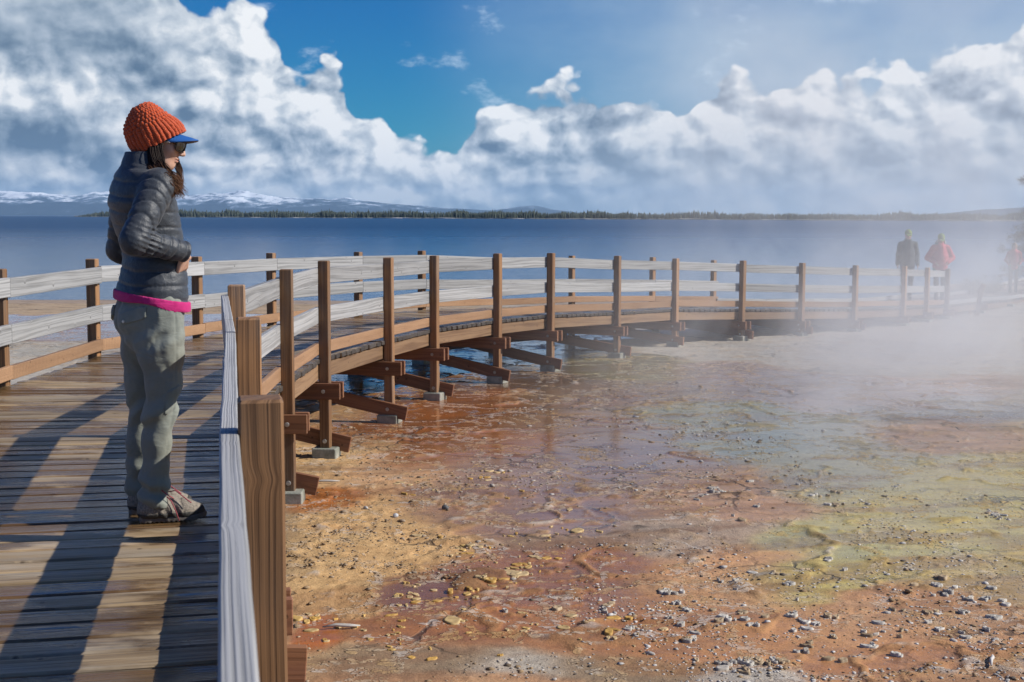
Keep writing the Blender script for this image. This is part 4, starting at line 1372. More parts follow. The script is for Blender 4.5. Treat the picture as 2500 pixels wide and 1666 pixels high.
# sunglasses: two lenses, rims, bridge, temples in head space
gl = empty('sunglasses', (0, 0, 0)); gl.parent = wm
def H2W(p): return HC + HR @ (np.asarray(p, float) * HS)
for sg in (-1, 1):
    nx_, ny_ = 12, 10
    V_ = []
    for j in range(ny_):
        for i in range(nx_):
            a_, b_ = i / (nx_ - 1) * 2 - 1, j / (ny_ - 1) * 2 - 1
            rr = 1 / max(1, (abs(a_) ** 4 + abs(b_) ** 4) ** .25)
            yy_ = sg * .033 + a_ * rr * .027
            V_.append(H2W((.108 - abs(yy_) ** 2 * 7 - .004 * (b_ < 0) * abs(b_), yy_, .002 + b_ * rr * .021)))
    shell('lens', np.array(V_), nx_, ny_, HR[:, 0], .002, M['lens'], M['lens'], gl)
    mb = MB()
    ring_ = []
    for a_ in np.linspace(0, 2 * math.pi, 25):
        ca, sa = math.cos(a_), math.sin(a_)
        rr = 1 / (abs(ca) ** 4 + abs(sa) ** 4) ** .25
        yy_ = sg * .033 + ca * rr * .028
        ring_.append(H2W((.1085 - yy_ ** 2 * 7, yy_, .002 + sa * rr * .022)))
    mb.tube(ring_, .0026, 6)
    mb.build('rim', M['frame'], gl, True)
    mb = MB(); mb.tube([H2W((.082, sg * .061, .010)), H2W((.04, sg * .080, .010)), H2W((-.01, sg * .083, .006)), H2W((-.035, sg * .080, -.006))], [.0035, .0030, .0028, .0024], 6)
    mb.build('temple', M['frame'], gl, True)
mb = MB(); mb.tube([H2W((.108, -.006, .006)), H2W((.111, 0, .008)), H2W((.108, .006, .006))], .0025, 6); mb.build('bridge', M['frame'], gl, True)
# hair: locks from under the hat over the collar, swept forward to brown tips
hr = MB(); tips = []
def lock(p, r0, k=5):
    n0 = len(hr.V)
    q = []
    p = [np.array(x, float) for x in p]
    ns = 12
    for i in range(ns):
        f_ = i / (ns - 1) * (len(p) - 1)
        a = int(min(f_, len(p) - 2)); w_ = f_ - a
        pm1, p0_, p1_, p2_ = p[max(a - 1, 0)], p[a], p[a + 1], p[min(a + 2, len(p) - 1)]
        q.append(.5 * ((2 * p0_) + (-pm1 + p1_) * w_ + (2 * pm1 - 5 * p0_ + 4 * p1_ - p2_) * w_ ** 2 + (-pm1 + 3 * p0_ - 3 * p1_ + p2_) * w_ ** 3))
    rad_ = [r0 * (1 - .80 * (i / (ns - 1)) ** 2.2) for i in range(ns)]
    hr.tube(q, rad_, k)
    for i in range(ns):
        tips.extend([i / (ns - 1)] * k)
def P3(px, py, y): return np.array([(px - 380) * .001617, y, (1280 - py) * .001617])
for i in range(760):
    f_ = rng.random()                      # 0 nape ... 1 temple
    y0 = np.interp(f_, [0, .5, 1], [.0, -.080, -.078])
    s0 = P3(np.interp(f_, [0, 1], [340, 395]) + rng.normal(0, 2), np.interp(f_, [0, 1], [352, 335]), y0 + .012)
    s1 = P3(np.interp(f_, [0, 1], [347, 397]) + rng.normal(0, 3), 385 + rng.normal(0, 4), np.interp(f_, [0, .5, 1], [-.02, -.098, -.092]) + rng.normal(0, .004))
    s2_ = P3(np.interp(f_, [0, 1], [362, 408]) + rng.normal(0, 3), 410 + rng.normal(0, 5), np.interp(f_, [0, 1], [-.115, -.130]) + rng.normal(0, .006))
    e_ = rng.random()
    s3_ = P3(np.interp(f_, [0, 1], [395, 428]) + rng.normal(0, 4), np.interp(e_, [0, 1], [418, 448]), np.interp(f_, [0, 1], [-.190, -.165]) + rng.normal(0, .007))
    s4_ = P3(np.interp(f_, [0, 1], [418, 446]) + rng.normal(0, 6), np.interp(e_, [0, 1], [436, 482]), -.160 + rng.normal(0, .010))
    if rng.random() < .62:
        s3_ = P3(np.interp(f_, [0, 1], [372, 412]) + rng.normal(0, 6), rng.uniform(412, 432), np.interp(f_, [0, 1], [-.165, -.165]) + rng.normal(0, .008))
        lock([s0, s1, s2_, s3_], rng.uniform(.0012, .0032)); continue
    lock([s0, s1, s2_, s3_, s4_], rng.uniform(.0012, .0032))
for i in range(110):                        # far side of the face
    s0 = P3(405 + rng.normal(0, 3), 335, .085)
    s1 = P3(425 + rng.normal(0, 4), 372, .088)
    s2_ = P3(436 + rng.normal(0, 4), 405, .07 + rng.normal(0, .01))
    s3_ = P3(441 + rng.normal(0, 4), 430 + rng.uniform(0, 30), .03 + rng.normal(0, .01))
    lock([s0, s1, s2_, s3_], rng.uniform(.001, .0022))
for i in range(9):                         # stray hairs
    lock([P3(425, 400, .0), P3(441 + rng.normal(0, 3), 425, -.02), P3(446 + rng.normal(0, 5), 455 + rng.uniform(-15, 15), -.03)], .0009, 4)
ho = hr.build('hair', M['hair'], wm, True)
at = ho.data.attributes.new('tip', 'FLOAT', 'POINT'); at.data.foreach_set('value', np.array(tips, dtype=np.float32))
# shoes
def shoe(ax_, ay_, yaw, parent, k_):
    c, s = math.cos(yaw), math.sin(yaw)
    Ry = np.array([[c, -s, 0], [s, c, 0], [0, 0, 1]])
    o_ = np.array([ax_, ay_, 0])
    def loc(P): return (P - o_) @ Ry
    def half(x): return np.interp(x, [-.085, -.06, 0, .07, .13, .175, .195], [.022, .036, .036, .044, .046, .034, .012])
    def solef(P):
        q = loc(P)
        d = np.maximum(np.abs(q[:, 1] - .004 * 0) - half(q[:, 0]) - .002, np.abs(q[:, 0] - .055) - .137)
        zt = np.interp(q[:, 0], [-.09, 0, .1, .195], [.034, .026, .022, .034])
        lug = .004 * (np.sin(q[:, 0] * 330) > 0)
        return np.maximum(np.maximum(d, q[:, 2] - zt), .001 + lug - q[:, 2] + np.maximum(0, q[:, 0] - .14) * .22)
    def upper(P):
        q = loc(P)
        d = chain(q, [((-.045, 0, .050), .043), ((.02, 0, .050), .042), ((.10, 0, .040), .042), ((.148, 0, .032), .036)], .03)
        d = smin(d, cap(q, (-.035, 0, .06), (-.028, 0, .115), .044, .046), .03)
        d = smin(d, cap(q, (.02, 0, .078), (.085, 0, .056), .032, .026), .02)
        d = np.maximum(d, .022 - q[:, 2])
        d = np.maximum(d, q[:, 2] - .118)
        return d + .003 * np.sin(q[:, 0] * 150 + q[:, 2] * 90) * (np.abs(q[:, 0] - .04) < .05) + .002 * n3(P, 60)
    lo, hi = (ax_ - .22, ay_ - .22, -.004), (ax_ + .25, ay_ + .22, .135)
    sh = sdf_mesh('shoe', upper, lo, hi, .004, M['shoe'], parent)
    sdf_mesh('sole', solef, lo, hi, .004, M['sole'], sh)
    def toe(P):
        q = loc(P)
        d = upper(P) - .003
        a = np.maximum(d, np.minimum(.128 - q[:, 0] + (q[:, 2] - .03) * 1.2, np.maximum(q[:, 2] - .040, -.5)))
        return np.maximum(a, np.minimum(q[:, 2] - .040, .140 - q[:, 0] + (q[:, 2] - .03) * .9))
    sdf_mesh('toe_cap', toe, lo, hi, .004, M['shoe_dark'], sh)
    def W_(p): return o_ + Ry @ np.array(p)
    mb = MB()
    for j in range(5):
        x0 = .015 + .021 * j
        z0 = .113 - .0125 * j
        mb.tube([W_((x0, .026, z0 - .014)), W_((x0 + .009, 0, z0 + .001)), W_((x0 + .018, -.026, z0 - .022))], .0028, 5)
        mb.tube([W_((x0 + .004, -.027, z0 - .014)), W_((x0 + .012, 0, z0 + .002)), W_((x0 + .018, .026, z0 - .022))], .0028, 5)
    mb.tube([W_((.02, -.01, .116)), W_((-.005, -.035, .145)), W_((.03, -.062, .118)), W_((.055, -.055, .100))], .0024, 5)
    mb.tube([W_((.02, 0, .116)), W_((.065, -.030, .128)), W_((.112, -.055, .090)), W_((.125, -.062, .080))], .0024, 5)
    mb.tube([W_((.02, -.012, .112)), W_((.045, -.048, .090)), W_((.06, -.056, .055)), W_((.075, -.06, .010))], .0024, 5)
    mb.build('shoelace', M['lace'], sh, True)
shoe(-.018, -.078, R(4), wm, 0)
shoe(-.062, .100, R(14), wm, 1)
# ---------------------------------------------------------------- walkers in the steam
M['green_knit'] = simple('lime_knit', (.20, .27, .05), .9, 60, bump=.003)
M['red_coat'] = cloth('red_coat', (.48, .05, .07), (.60, .08, .11), .7, 300, .006)
M['dark_coat'] = cloth('dark_coat', (.030, .040, .042), (.05, .062, .065), .7, 300, .006)
M['dark_trouser'] = cloth('dark_trousers', (.035, .038, .045), (.06, .065, .075), .85, 300, .006)
M['black_shoe'] = simple('dark_boot', (.03, .028, .026), .7)
M['face'] = simple('walker_skin', (.50, .30, .22), .55, bump=.0003)
M['fair_hair'] = simple('fair_hair', (.24, .15, .08), .6, 80, bump=.002)
M['beige'] = simple('beige_hood', (.36, .34, .30), .8)
def walker(x, y, z, yaw, H, coat, label, bulk=1.0, hat=True, pockets=False, hood=False, hair=False, step=.12, headdown=.2):
    s = H / 1.75
    o = empty('person', (x, y, z), yaw)
    tag(o, label, 'person')
    # local frame: walks towards -Y (to the camera); x is across
    hipz, shz, hz_ = .93 * s, 1.42 * s, 1.60 * s
    legs = [[((-.095 * s, 0, hipz), .095 * s), ((-.10 * s, -step * .5, .50 * s), .065 * s), ((-.10 * s, -step, .09 * s), .052 * s)],
            [((.095 * s, 0, hipz), .095 * s), ((.10 * s, step * .2, .50 * s), .065 * s), ((.10 * s, step, .10 * s), .052 * s)]]
    def arms_pts():
        if pockets:
            return [[(sg * .16 * s, 0, 1.37 * s), (sg * .255 * s * bulk, .04, 1.12 * s), (sg * .17 * s, -.12 * s, 1.00 * s)] for sg in (-1, 1)]
        return [[(sg * .165 * s, 0, 1.37 * s), (sg * .225 * s, .03 * sg, 1.12 * s), (sg * .235 * s, -.06 * sg - .03, .88 * s)] for sg in (-1, 1)]
    A = arms_pts()
    def trous(P):
        d = ell(P, (0, 0, hipz + .02), (.165 * s, .12 * s, .12 * s))
        for L_ in legs: d = smin(d, chain(P, L_, .03), .03)
        return np.maximum(d + .02 * n3(P, 12, 41), .055 * s - P[:, 2])
    def coatf(P):
        d = chain(P, [((0, .0, .90 * s), .155 * s * bulk), ((0, .0, 1.15 * s), .150 * s * bulk), ((0, .01, 1.36 * s), .150 * s)], .04)
        d = smin(d, cap(P, (-.13 * s, 0, 1.37 * s), (.13 * s, 0, 1.37 * s), .070 * s), .05)
        d = smin(d, cap(P, (0, .0, 1.34 * s), (0, 0, 1.44 * s), .10 * s, .075 * s), .05)
        d = np.maximum(d, .80 * s - P[:, 2])
        for p in A:
            d = smin(d, chain(P, [(p[0], .075 * s * bulk), (p[1], .062 * s * bulk), (p[2], .052 * s)], .03), .03)
        d = smin(d, cap(P, (0, .01, 1.44 * s), (0, .0, 1.50 * s), .072 * s), .03)
        return d + .018 * n3(P * np.array([1, 1, 1.6]), 12, 43) + .004 * np.exp(-(P[:, 0] / .006) ** 2) * (P[:, 1] < 0)
    hc = np.array([0, -.03 * s, hz_]); Rm = rotcols((0, -1, -headdown))
    def bodyf(P):
        d = head_sdf(P, hc, Rm, s * 1.0)
        d = smin(d, cap(P, (0, .01, 1.36 * s), (0, -.01, 1.55 * s), .055 * s), .02)
        d = smin(d, cap(P, (0, 0, 1.0 * s), (0, 0, 1.36 * s), .11 * s), .03)
        for p in A:
            w = np.array(p[2], float)
            d = smin(d, chain(P, [(p[0], .05 * s), (p[1], .04 * s), (p[2], .03 * s)], .02), .02)
            dn = np.array([0, -.3, -1.0]) if not pockets else np.array([-np.sign(w[0]) * .6, -.3, -.6])
            d = smin(d, hand(P, w, w + dn * .1, (0, -1, .1), (np.sign(w[0]), 0, 0), s, .3), .01)
        for L_ in legs: d = smin(d, chain(P, [(p, r * .6) for p, r in L_], .03), .02)
        return d
    sdf_mesh('body', bodyf, (-.40, -.36, .06), (.40, .30, 1.80 * s), .0105, M['face'], o)
    sdf_mesh('coat', coatf, (-.42, -.34, .74 * s), (.42, .30, 1.62 * s), .012, coat, o)
    sdf_mesh('trousers', trous, (-.30, -.34, .02), (.30, .34, 1.1 * s), .012, M['dark_trouser'], o)
    for L_ in legs:
        fx, fy = L_[2][0][0], L_[2][0][1]
        def shf(P, fx=fx, fy=fy):
            d = chain(P, [((fx, fy + .03, .05), .045), ((fx, fy - .06, .042), .044), ((fx, fy - .15, .034), .036)], .02)
            return np.maximum(d, .002 - P[:, 2])
        sdf_mesh('shoe', shf, (fx - .1, fy - .26, -.01), (fx + .1, fy + .13, .13), .010, M['black_shoe'], o)
    if hat:
        def hatf(P):
            q = (P - hc) @ Rm / s
            d = ell(q, (-.016, 0, .050), (.108, .088, .100))
            d = np.maximum(d, .030 - q[:, 2] - (q[:, 0] < 0) * .02)
            bill = np.maximum(np.maximum(np.abs(q[:, 2] - .040 + (q[:, 0] - .09) * .35) - .006, np.abs(q[:, 1]) - .065), np.maximum(q[:, 0] - .155 + (q[:, 1] / .07) ** 2 * .03, .05 - q[:, 0]))
            return np.minimum(d + .004 * n3(P, 40), bill) * s
        sdf_mesh('knit_cap', hatf, (-.14, -.24, hz_ - .06), (.14, .14, hz_ + .2), .008, M['green_knit'], o)
    if hood:
        def hf(P):
            d = ell(P, (0, .03, 1.50 * s), (.135, .11, .085))
            return np.maximum(d, -ell(P, (0, -.06, 1.55 * s), (.095, .12, .09)))
        sdf_mesh('hood', hf, (-.17, -.12, 1.38 * s), (.17, .18, 1.64 * s), .010, M['beige'], o)
    if hair:
        def hf(P):
            q = (P - hc) @ Rm / s
            d = ell(q, (-.020, 0, .030), (.106, .092, .102))
            d = smin(d, ell(q, (-.035, 0, -.08), (.07, .098, .14)), .04)
            return np.maximum(d, -ell(q, (.09, 0, -.05), (.075, .055, .11))) * s + .006 * np.abs(n3(P * np.array([4, 4, 1]), 14))
        sdf_mesh('hair', hf, (-.16, -.20, hz_ - .3), (.16, .16, hz_ + .16), .009, M['fair_hair'], o)
    return o
def deck_z_at(x, y):
    q = np.array([x, y]); best = None
    for i in range(len(P2) - 1):
        a, b = (P2[i] + LP[i]) / 2, (P2[i + 1] + LP[i + 1]) / 2
        t_ = np.clip((q - a).dot(b - a) / (b - a).dot(b - a), 0, 1)
        d_ = np.linalg.norm(q - a - t_ * (b - a))
        if best is None or d_ < best[0]: best = (d_, DZ[i] + (DZ[i + 1] - DZ[i]) * t_)
    return best[1] + .001
walker(9.82, 33.4, deck_z_at(9.82, 33.4), R(-6), 1.74, M['dark_coat'], 'walker in dark jacket and lime knit cap in the steam', 1.08, step=.14)
walker(10.38, 32.6, deck_z_at(10.38, 32.6), R(-4), 1.64, M['red_coat'], 'walker in puffy red jacket and lime cap with hands in pockets', 1.22, pockets=True, hood=True, step=.10, headdown=.45)
walker(15.75, 42.2, deck_z_at(15.75, 42.2), R(-14), 1.58, M['red_coat'], 'long haired walker in red coat near the right edge', 1.0, hat=False, pockets=True, hair=True, step=.08)

# leaning marker post beside the far boardwalk
mk = empty('marker_post', (10.78, 31.15, gz(10.78, 31.15)))
tag(mk, 'short leaning wooden marker post beside the low far boardwalk', 'post')
mb = MB(); mb.board((0, 0, -.2), (.10, 0, .58), (1, 0, 0), .045, .035, seg=3, jit=.002); mb.build('stake', M['post'], mk)
mb = MB(); mb.board((.075, -.02, .52), (.16, -.03, .74), (1, 0, -.3), .060, .018, ch=.01); mb.build('marker_head', M['post'], mk)

# ---------------------------------------------------------------- pine at the right edge, shrubs
def leaf_mat(name, a, b):
    m, t = new_mat(name)
    rn = t.attr('rnd', 'Fac')
    finish(t, t.mix(rn, a, b), .75, None, .2)
    return m
M['pine'] = leaf_mat('pine_needles', (.022, .038, .018), (.075, .095, .042))
M['sage'] = leaf_mat('sage_leaves', (.12, .13, .07), (.30, .28, .17))
M['bark'] = simple('bark', (.16, .11, .08), .9, 20, .4, .02)
class Leaves:
    def __init__(s): s.c, s.d, s.l, s.w = [], [], [], []
    def add(s, c, d, l, w): s.c.append(c); s.d.append(d); s.l.append(l); s.w.append(w)
    def build(s, name, mat, parent):
        c, d = np.array(s.c), np.array(s.d); d /= np.linalg.norm(d, axis=1)[:, None]
        l, w = np.array(s.l)[:, None], np.array(s.w)[:, None]
        e = np.cross(d, rng.normal(size=d.shape)); e /= np.linalg.norm(e, axis=1)[:, None]
        V_ = np.stack([c - e * w * .5, c + e * w * .5, c + d * l * .6 + e * w * .6, c + d * l], 1).reshape(-1, 3)
        b_ = np.arange(len(c)) * 4
        f_ = np.stack([b_, b_ + 1, b_ + 2, b_ + 3], 1)
        rn = np.repeat(rng.random(len(c)), 4)
        return mesh_np(name, V_, f_, mat, parent, False, {'rnd': ('FLOAT', 'POINT', rn)})
def pine(x, y, H, label, crown_r, seed):
    global rng
    z0 = gz(x, y)
    o = empty('pine_tree', (x, y, z0)); tag(o, label, 'tree')
    mb = MB(); mb.tube([(0, 0, -.2), (.05, 0, H * .3), (0, .08, H * .65), (.03, 0, H)], [.16, .13, .08, .02], 10); mb.build('trunk', M['bark'], o, True)
    lv = Leaves(); br = MB()
    for k in range(58):
        h = H * (.10 + .88 * (k + rng.random() * .8) / 58)
        a = k * 2.4 + rng.normal(0, .3)
        L_ = crown_r * (1 - (h / H) ** 1.5) ** .8 * rng.uniform(.6, 1.1) + .15
        dr = np.array([math.cos(a), math.sin(a), rng.uniform(-.15, .25)])
        p = [np.array([0, 0, h]) + dr * L_ * q + np.array([0, 0, -.12 * L_ * q * q + .1 * q]) for q in (0, .35, .7, 1)]
        br.tube(p, [.03, .022, .014, .005], 5)
        for _ in range(int(15 * L_) + 4):
            q = rng.uniform(.25, 1.0)
            i = min(int(q * 3), 2); c0 = p[i] + (p[i + 1] - p[i]) * (q * 3 - i)
            side = rng.normal(size=3) * (.30 * L_ * .45); side[2] *= .35
            c1 = c0 + side
            br.tube([c0, c1], [.008, .003], 3)
            for _ in range(26):
                dn = rng.normal(size=3) + np.array([0, 0, .5]) + dr * .6
                lv.add(c1 + rng.normal(size=3) * .055, dn, rng.uniform(.07, .13), .016)
    br.build('branches', M['bark'], o)
    lv.build('crown', M['pine'], o)
pine(17.8, 43.6, 6.1, 'dark pine reaching in from the right edge of the picture', 1.75, 1)
def shrub(x, y, r, h, label):
    o = empty('shrub', (x, y, gz(x, y))); tag(o, label, 'shrub', 'sage shrubs on the bank')
    lv = Leaves(); st2 = MB()
    for _ in range(46):
        a, q = rng.uniform(0, 6.28), rng.random() ** .5
        tip = np.array([math.cos(a) * r * q, math.sin(a) * r * q, h * (1 - .5 * q * q) * rng.uniform(.7, 1.05)])
        st2.tube([(0, 0, 0), tip * .5 + rng.normal(size=3) * .02, tip], [.008, .005, .002], 4)
        for _ in range(34):
            f_ = rng.uniform(.4, 1.05)
            lv.add(tip * f_ + rng.normal(size=3) * .045, rng.normal(size=3) + np.array([0, 0, .8]), rng.uniform(.03, .06), .014)
    st2.build('stems', M['bark'], o); lv.build('leaves', M['sage'], o)
shrub(13.9, 40.6, .50, .62, 'rounded pale sage shrub between the walkers and the long haired woman')
shrub(14.7, 41.2, .42, .45, 'smaller sage shrub just left of the long haired walker')
shrub(16.8, 42.0, .55, .60, 'sage shrub right of the long haired walker below the pine')
shrub(17.6, 41.6, .45, .50, 'sage shrub at the right edge of the picture')

# ---------------------------------------------------------------- loose things on the ground
def ground_h(x, y):
    """height of the built ground by lookup in its grid"""
    x, y = np.atleast_1d(x), np.atleast_1d(y)
    iy = np.clip(np.searchsorted(yy, y), 1, len(yy) - 1)
    ix = np.clip(np.searchsorted(tt, x / (y + AP)), 1, len(tt) - 1)
    Zg = zz.reshape(H_, W_)
    return Zg[iy, ix]
Wg = wetv.reshape(H_, W_); Cg = crust.reshape(H_, W_); Kg = colr.reshape(H_, W_, 3)
def look(G_, x, y):
    iy = np.clip(np.searchsorted(yy, y), 1, len(yy) - 1); ix = np.clip(np.searchsorted(tt, x / (y + AP)), 1, len(tt) - 1)
    return G_[iy, ix]
# mineral crust flakes: irregular thin plates
V_, F_, C_ = [], [], []
def flake(x, y, r, col_, th_=.0035):
    n_ = 16
    z_ = float(ground_h(x, y)[0]) + .003
    a0 = rng.uniform(0, 6.28); el_ = rng.uniform(.4, 1.0)
    base = len(V_)
    rr = r * (1 + .5 * (np.array([math.sin(k * .785 + a0 * 3) + .5 * math.sin(k * 1.57 + a0) for k in range(n_)]) * .42 + rng.normal(0, .06, n_)))
    rr = np.clip(rr, r * .35, r * 1.8)
    ca, sa = math.cos(a0), math.sin(a0)
    for lay, (k_, dz_) in enumerate(((1.06, -.02), (1.0, th_ * .75), (.78, th_), (.45, th_ * .45))):
        for k in range(n_):
            q = k * 6.2832 / n_
            px_, py_ = rr[k] * k_ * math.cos(q), rr[k] * k_ * math.sin(q) * el_
            V_.append((x + px_ * ca - py_ * sa, y + px_ * sa + py_ * ca, z_ + dz_ + rng.normal(0, th_ * .12)))
            C_.append(col_)
    for lay in range(3):
        for k in range(n_):
            a, b = base + lay * n_ + k, base + lay * n_ + (k + 1) % n_
            F_.append((a, b, b + n_, a + n_))
    F_.append(tuple(base + 3 * n_ + k for k in range(n_)))
YF = [(.60, .36, .09), (.66, .44, .15), (.58, .42, .19), (.62, .46, .24)]
cl = [(900, 1555, 130, 50, 26), (1010, 1460, 90, 30, 14), (1150, 1345, 120, 40, 26), (1250, 1400, 120, 50, 26), (1120, 1500, 200, 60, 12), (1290, 1560, 200, 50, 14), (1330, 1300, 200, 50, 24),
      (1130, 1180, 300, 60, 26), (1480, 1560, 200, 40, 16), (740, 1540, 50, 30, 10), (1010, 1600, 150, 30, 9), (1210, 1450, 60, 40, 14), (1150, 1480, 30, 40, 12)]
for cx_, cy_, sx_, sy_, n_ in cl:
    for _ in range(int(n_ * .62)):
        px, py = cx_ + rng.normal(0, sx_ * .45), cy_ + rng.normal(0, sy_ * .5)
        X_, Y_ = G(px, py)
        if X_ < -1.0 and Y_ < 4: continue
        c_ = np.array(YF[rng.integers(4)]) * rng.uniform(.8, 1.15)
        r_ = min(.16, rng.lognormal(-3.75, .5))
        for _k in range(rng.integers(1, 3)):
            flake(X_ + rng.normal(0, r_ * 1.2), Y_ + rng.normal(0, r_ * .7), r_ * rng.uniform(.5, 1), c_)
def pale_cluster(cx_, cy_, sx_, sy_, n_):
    for _ in range(int(n_ * .45)):
        px, py = cx_ + rng.normal(0, sx_ * .5), cy_ + rng.normal(0, sy_ * .5)
        X_, Y_ = G(px, py)
        c_ = np.array([(.62, .59, .53), (.54, .50, .44), (.50, .38, .24)][rng.integers(3)]) * rng.uniform(.8, 1.1)
        for _k in range(rng.integers(1, 4)):
            flake(X_ + rng.normal(0, .03), Y_ + rng.normal(0, .02), rng.uniform(.010, .030), c_, rng.uniform(.006, .014))
for q in [(1870, 1420, 260, 60, 26), (1700, 1470, 120, 40, 14), (1790, 1520, 60, 30, 10), (1700, 1570, 60, 25, 8), (1900, 1530, 120, 25, 16), (2150, 1530, 200, 30, 18), (2350, 1470, 110, 40, 30),
          (1850, 1640, 80, 25, 30), (2150, 1600, 250, 40, 14), (1300, 1500, 60, 30, 5), (1480, 1500, 60, 40, 8), (1700, 1540, 300, 60, 14), (1800, 1230, 250, 60, 30), (2430, 1265, 60, 12, 16), (2080, 1240, 120, 30, 14), (2280, 1560, 250, 50, 14)]:
    pale_cluster(*q)
o = mesh_np('mineral_flakes', np.array(V_), F_, M['flake'], smooth=True, attrs={'col': ('FLOAT_COLOR', 'POINT', np.concatenate([np.array(C_), np.ones((len(C_), 1))], 1))})
tag(o, 'thin ochre and white crust flakes scattered over the rust coloured mat', 'crust', kind='stuff')
# pebbles and sinter crumbs along ridges and clusters
N_ = 150000
pxr = rng.uniform(640, 2560, N_); pyr = 560 + (1700 - 560) * rng.random(N_) ** .8
Yr = GP / (pyr - HOR); Xr = (pxr - 1250) * Yr / F
n1 = 1 - np.abs(2 * fbm(Xr * 1.1 + 5, Yr * 1.1, oct=4, seed=401) - 1)
n2 = fbm(Xr * .55, Yr * .55, oct=3, seed=411)
prob = sstep(n1, .82, .99) * sstep(n2, .40, .56) + .16 * sstep(n2, .48, .62) + .015
prob += 1.2 * np.exp(-((pxr - 1250) / 110) ** 2 - ((pyr - 1655) / 22) ** 2) + 1.0 * np.exp(-((pxr - 1870) / 60) ** 2 - ((pyr - 1650) / 26) ** 2) + .8 * np.exp(-((pxr - 2430) / 60) ** 2 - ((pyr - 1270) / 12) ** 2)
prob += .5 * np.exp(-((pxr - 2300) / 170) ** 2 - ((pyr - 1460) / 30) ** 2) + .35 * np.exp(-((pxr - 1800) / 170) ** 2 - ((pyr - 1190) / 50) ** 2)
prob += .9 * np.exp(-((pxr - 850) / 170) ** 2 - ((pyr - 1290) / 110) ** 2) * sstep(n1, .5, .9)
prob *= np.where((pxr < 1100) & (pyr > 1430) & (pyr < 1600) & (pxr > 760), .15, 1) * np.where(Yr > 19, .0, 1) * np.where((pyr < 940) & (pxr < 1500), 0, 1) * np.where((pyr > 1350) & (pxr > 1150), .6, 1)
prob *= np.where(pxr + (pyr - 850) * -7.4 > 1650 + 40, 0, 1)
ok = rng.random(N_) < prob * .34
Xr, Yr, pxr = Xr[ok], Yr[ok], pxr[ok]
ico_me = bpy.data.meshes.new('tmp')
import bmesh
bmx = bmesh.new(); bmesh.ops.create_icosphere(bmx, subdivisions=1, radius=1.0); bmx.verts.ensure_lookup_table()
IV = np.array([v_.co[:] for v_ in bmx.verts]); IF = np.array([[v_.index for v_ in f_.verts] for f_ in bmx.faces]); bmx.free()
n_ = len(Xr)
rad = np.clip(rng.lognormal(-5.2, .55, n_), .003, .024) * np.clip(Yr / 11, .8, 1.25)
sc3 = np.stack([rad * rng.uniform(.8, 1.6, n_), rad * rng.uniform(.8, 1.5, n_), rad * rng.uniform(.30, .6, n_)], 1)
an = rng.uniform(0, 6.28, n_)
Vp = IV[None] * sc3[:, None] * rng.uniform(.72, 1.25, (n_, len(IV), 1))
cA, sA = np.cos(an)[:, None], np.sin(an)[:, None]
Vx = Vp[..., 0] * cA - Vp[..., 1] * sA; Vy = Vp[..., 0] * sA + Vp[..., 1] * cA
zg = ground_h(Xr, Yr)
Vp = np.stack([Vx + Xr[:, None], Vy + Yr[:, None], Vp[..., 2] + (zg + sc3[:, 2] * .10)[:, None]], -1).reshape(-1, 3)
Fp = (IF[None] + (np.arange(n_) * len(IV))[:, None, None]).reshape(-1, 3)
pale = np.array([.62, .60, .57]); tanc = np.array([.40, .28, .16]); drk = np.array([.13, .11, .09])
sel = rng.random(n_)
base_c = np.where((sel < .62)[:, None], pale, np.where((sel < .93)[:, None], tanc, drk))
wl = sstep(pxr, 900, 1500)[:, None]
base_c = base_c * wl + (1 - wl) * (tanc * .8 + base_c * .2)
base_c = base_c * rng.uniform(.7, 1.15, (n_, 1))
cc = np.repeat(np.concatenate([base_c, np.ones((n_, 1))], 1), len(IV), 0)
o = mesh_np('pebbles', Vp, Fp, M['pebble'], attrs={'col': ('FLOAT_COLOR', 'POINT', cc)})
tag(o, 'pale sinter pebbles and crumbs strewn over the hot spring ground', 'pebbles', kind='stuff')
def stone(px, py, r, col_, label):
    X_, Y_ = G(px, py)
    V2 = IV * np.array([r * 1.2, r, r * .9]) * rng.uniform(.8, 1.15, (len(IV), 1))
    o = mesh_np('stone', V2, [tuple(q) for q in IF], simple('stone_' + str(px), col_, .8, 60), smooth=False)
    o.location = (X_, Y_, float(ground_h(X_, Y_)[0]) + r * .45)
    bv = o.modifiers.new('soft', 'BEVEL'); bv.width = r * .2; bv.segments = 2
    tag(o, label, 'stone', 'single stones on the mat')
stone(1085, 1250, .026, (.12, .12, .12), 'dark grey blocky stone on the rust coloured mat')
stone(888, 1251, .018, (.40, .38, .36), 'small pale stone left of the dark blocky stone')
stone(962, 1270, .021, (.55, .55, .55), 'small white stone nearest below the dark blocky stone')
def stick(px, py, ang_, L_, label):
    X_, Y_ = G(px, py)
    z_ = float(ground_h(X_, Y_)[0]) + .014
    mb = MB(); dx_, dy_ = math.cos(ang_) * L_ / 2, math.sin(ang_) * L_ / 2
    mb.tube([(-dx_, -dy_, 0), (-dx_ * .3, -dy_ * .3 + .01, .006), (dx_ * .4, dy_ * .4 - .006, .004), (dx_, dy_, .0)], [.004, .009, .010, .003], 7)
    o = mb.build('stick', M['driftwood'], None, True); o.location = (X_, Y_, z_)
    tag(o, label, 'stick', 'bleached sticks on the mat')
stick(790, 1187, .25, .22, 'bleached stick beside the second post footing')
stick(825, 1554, .15, .19, 'bleached stick among ochre flakes on the dark rust mat')
stick(2480 - 25, 1645, 1.2, .16, 'pale upright slanted stick in the bottom right corner')

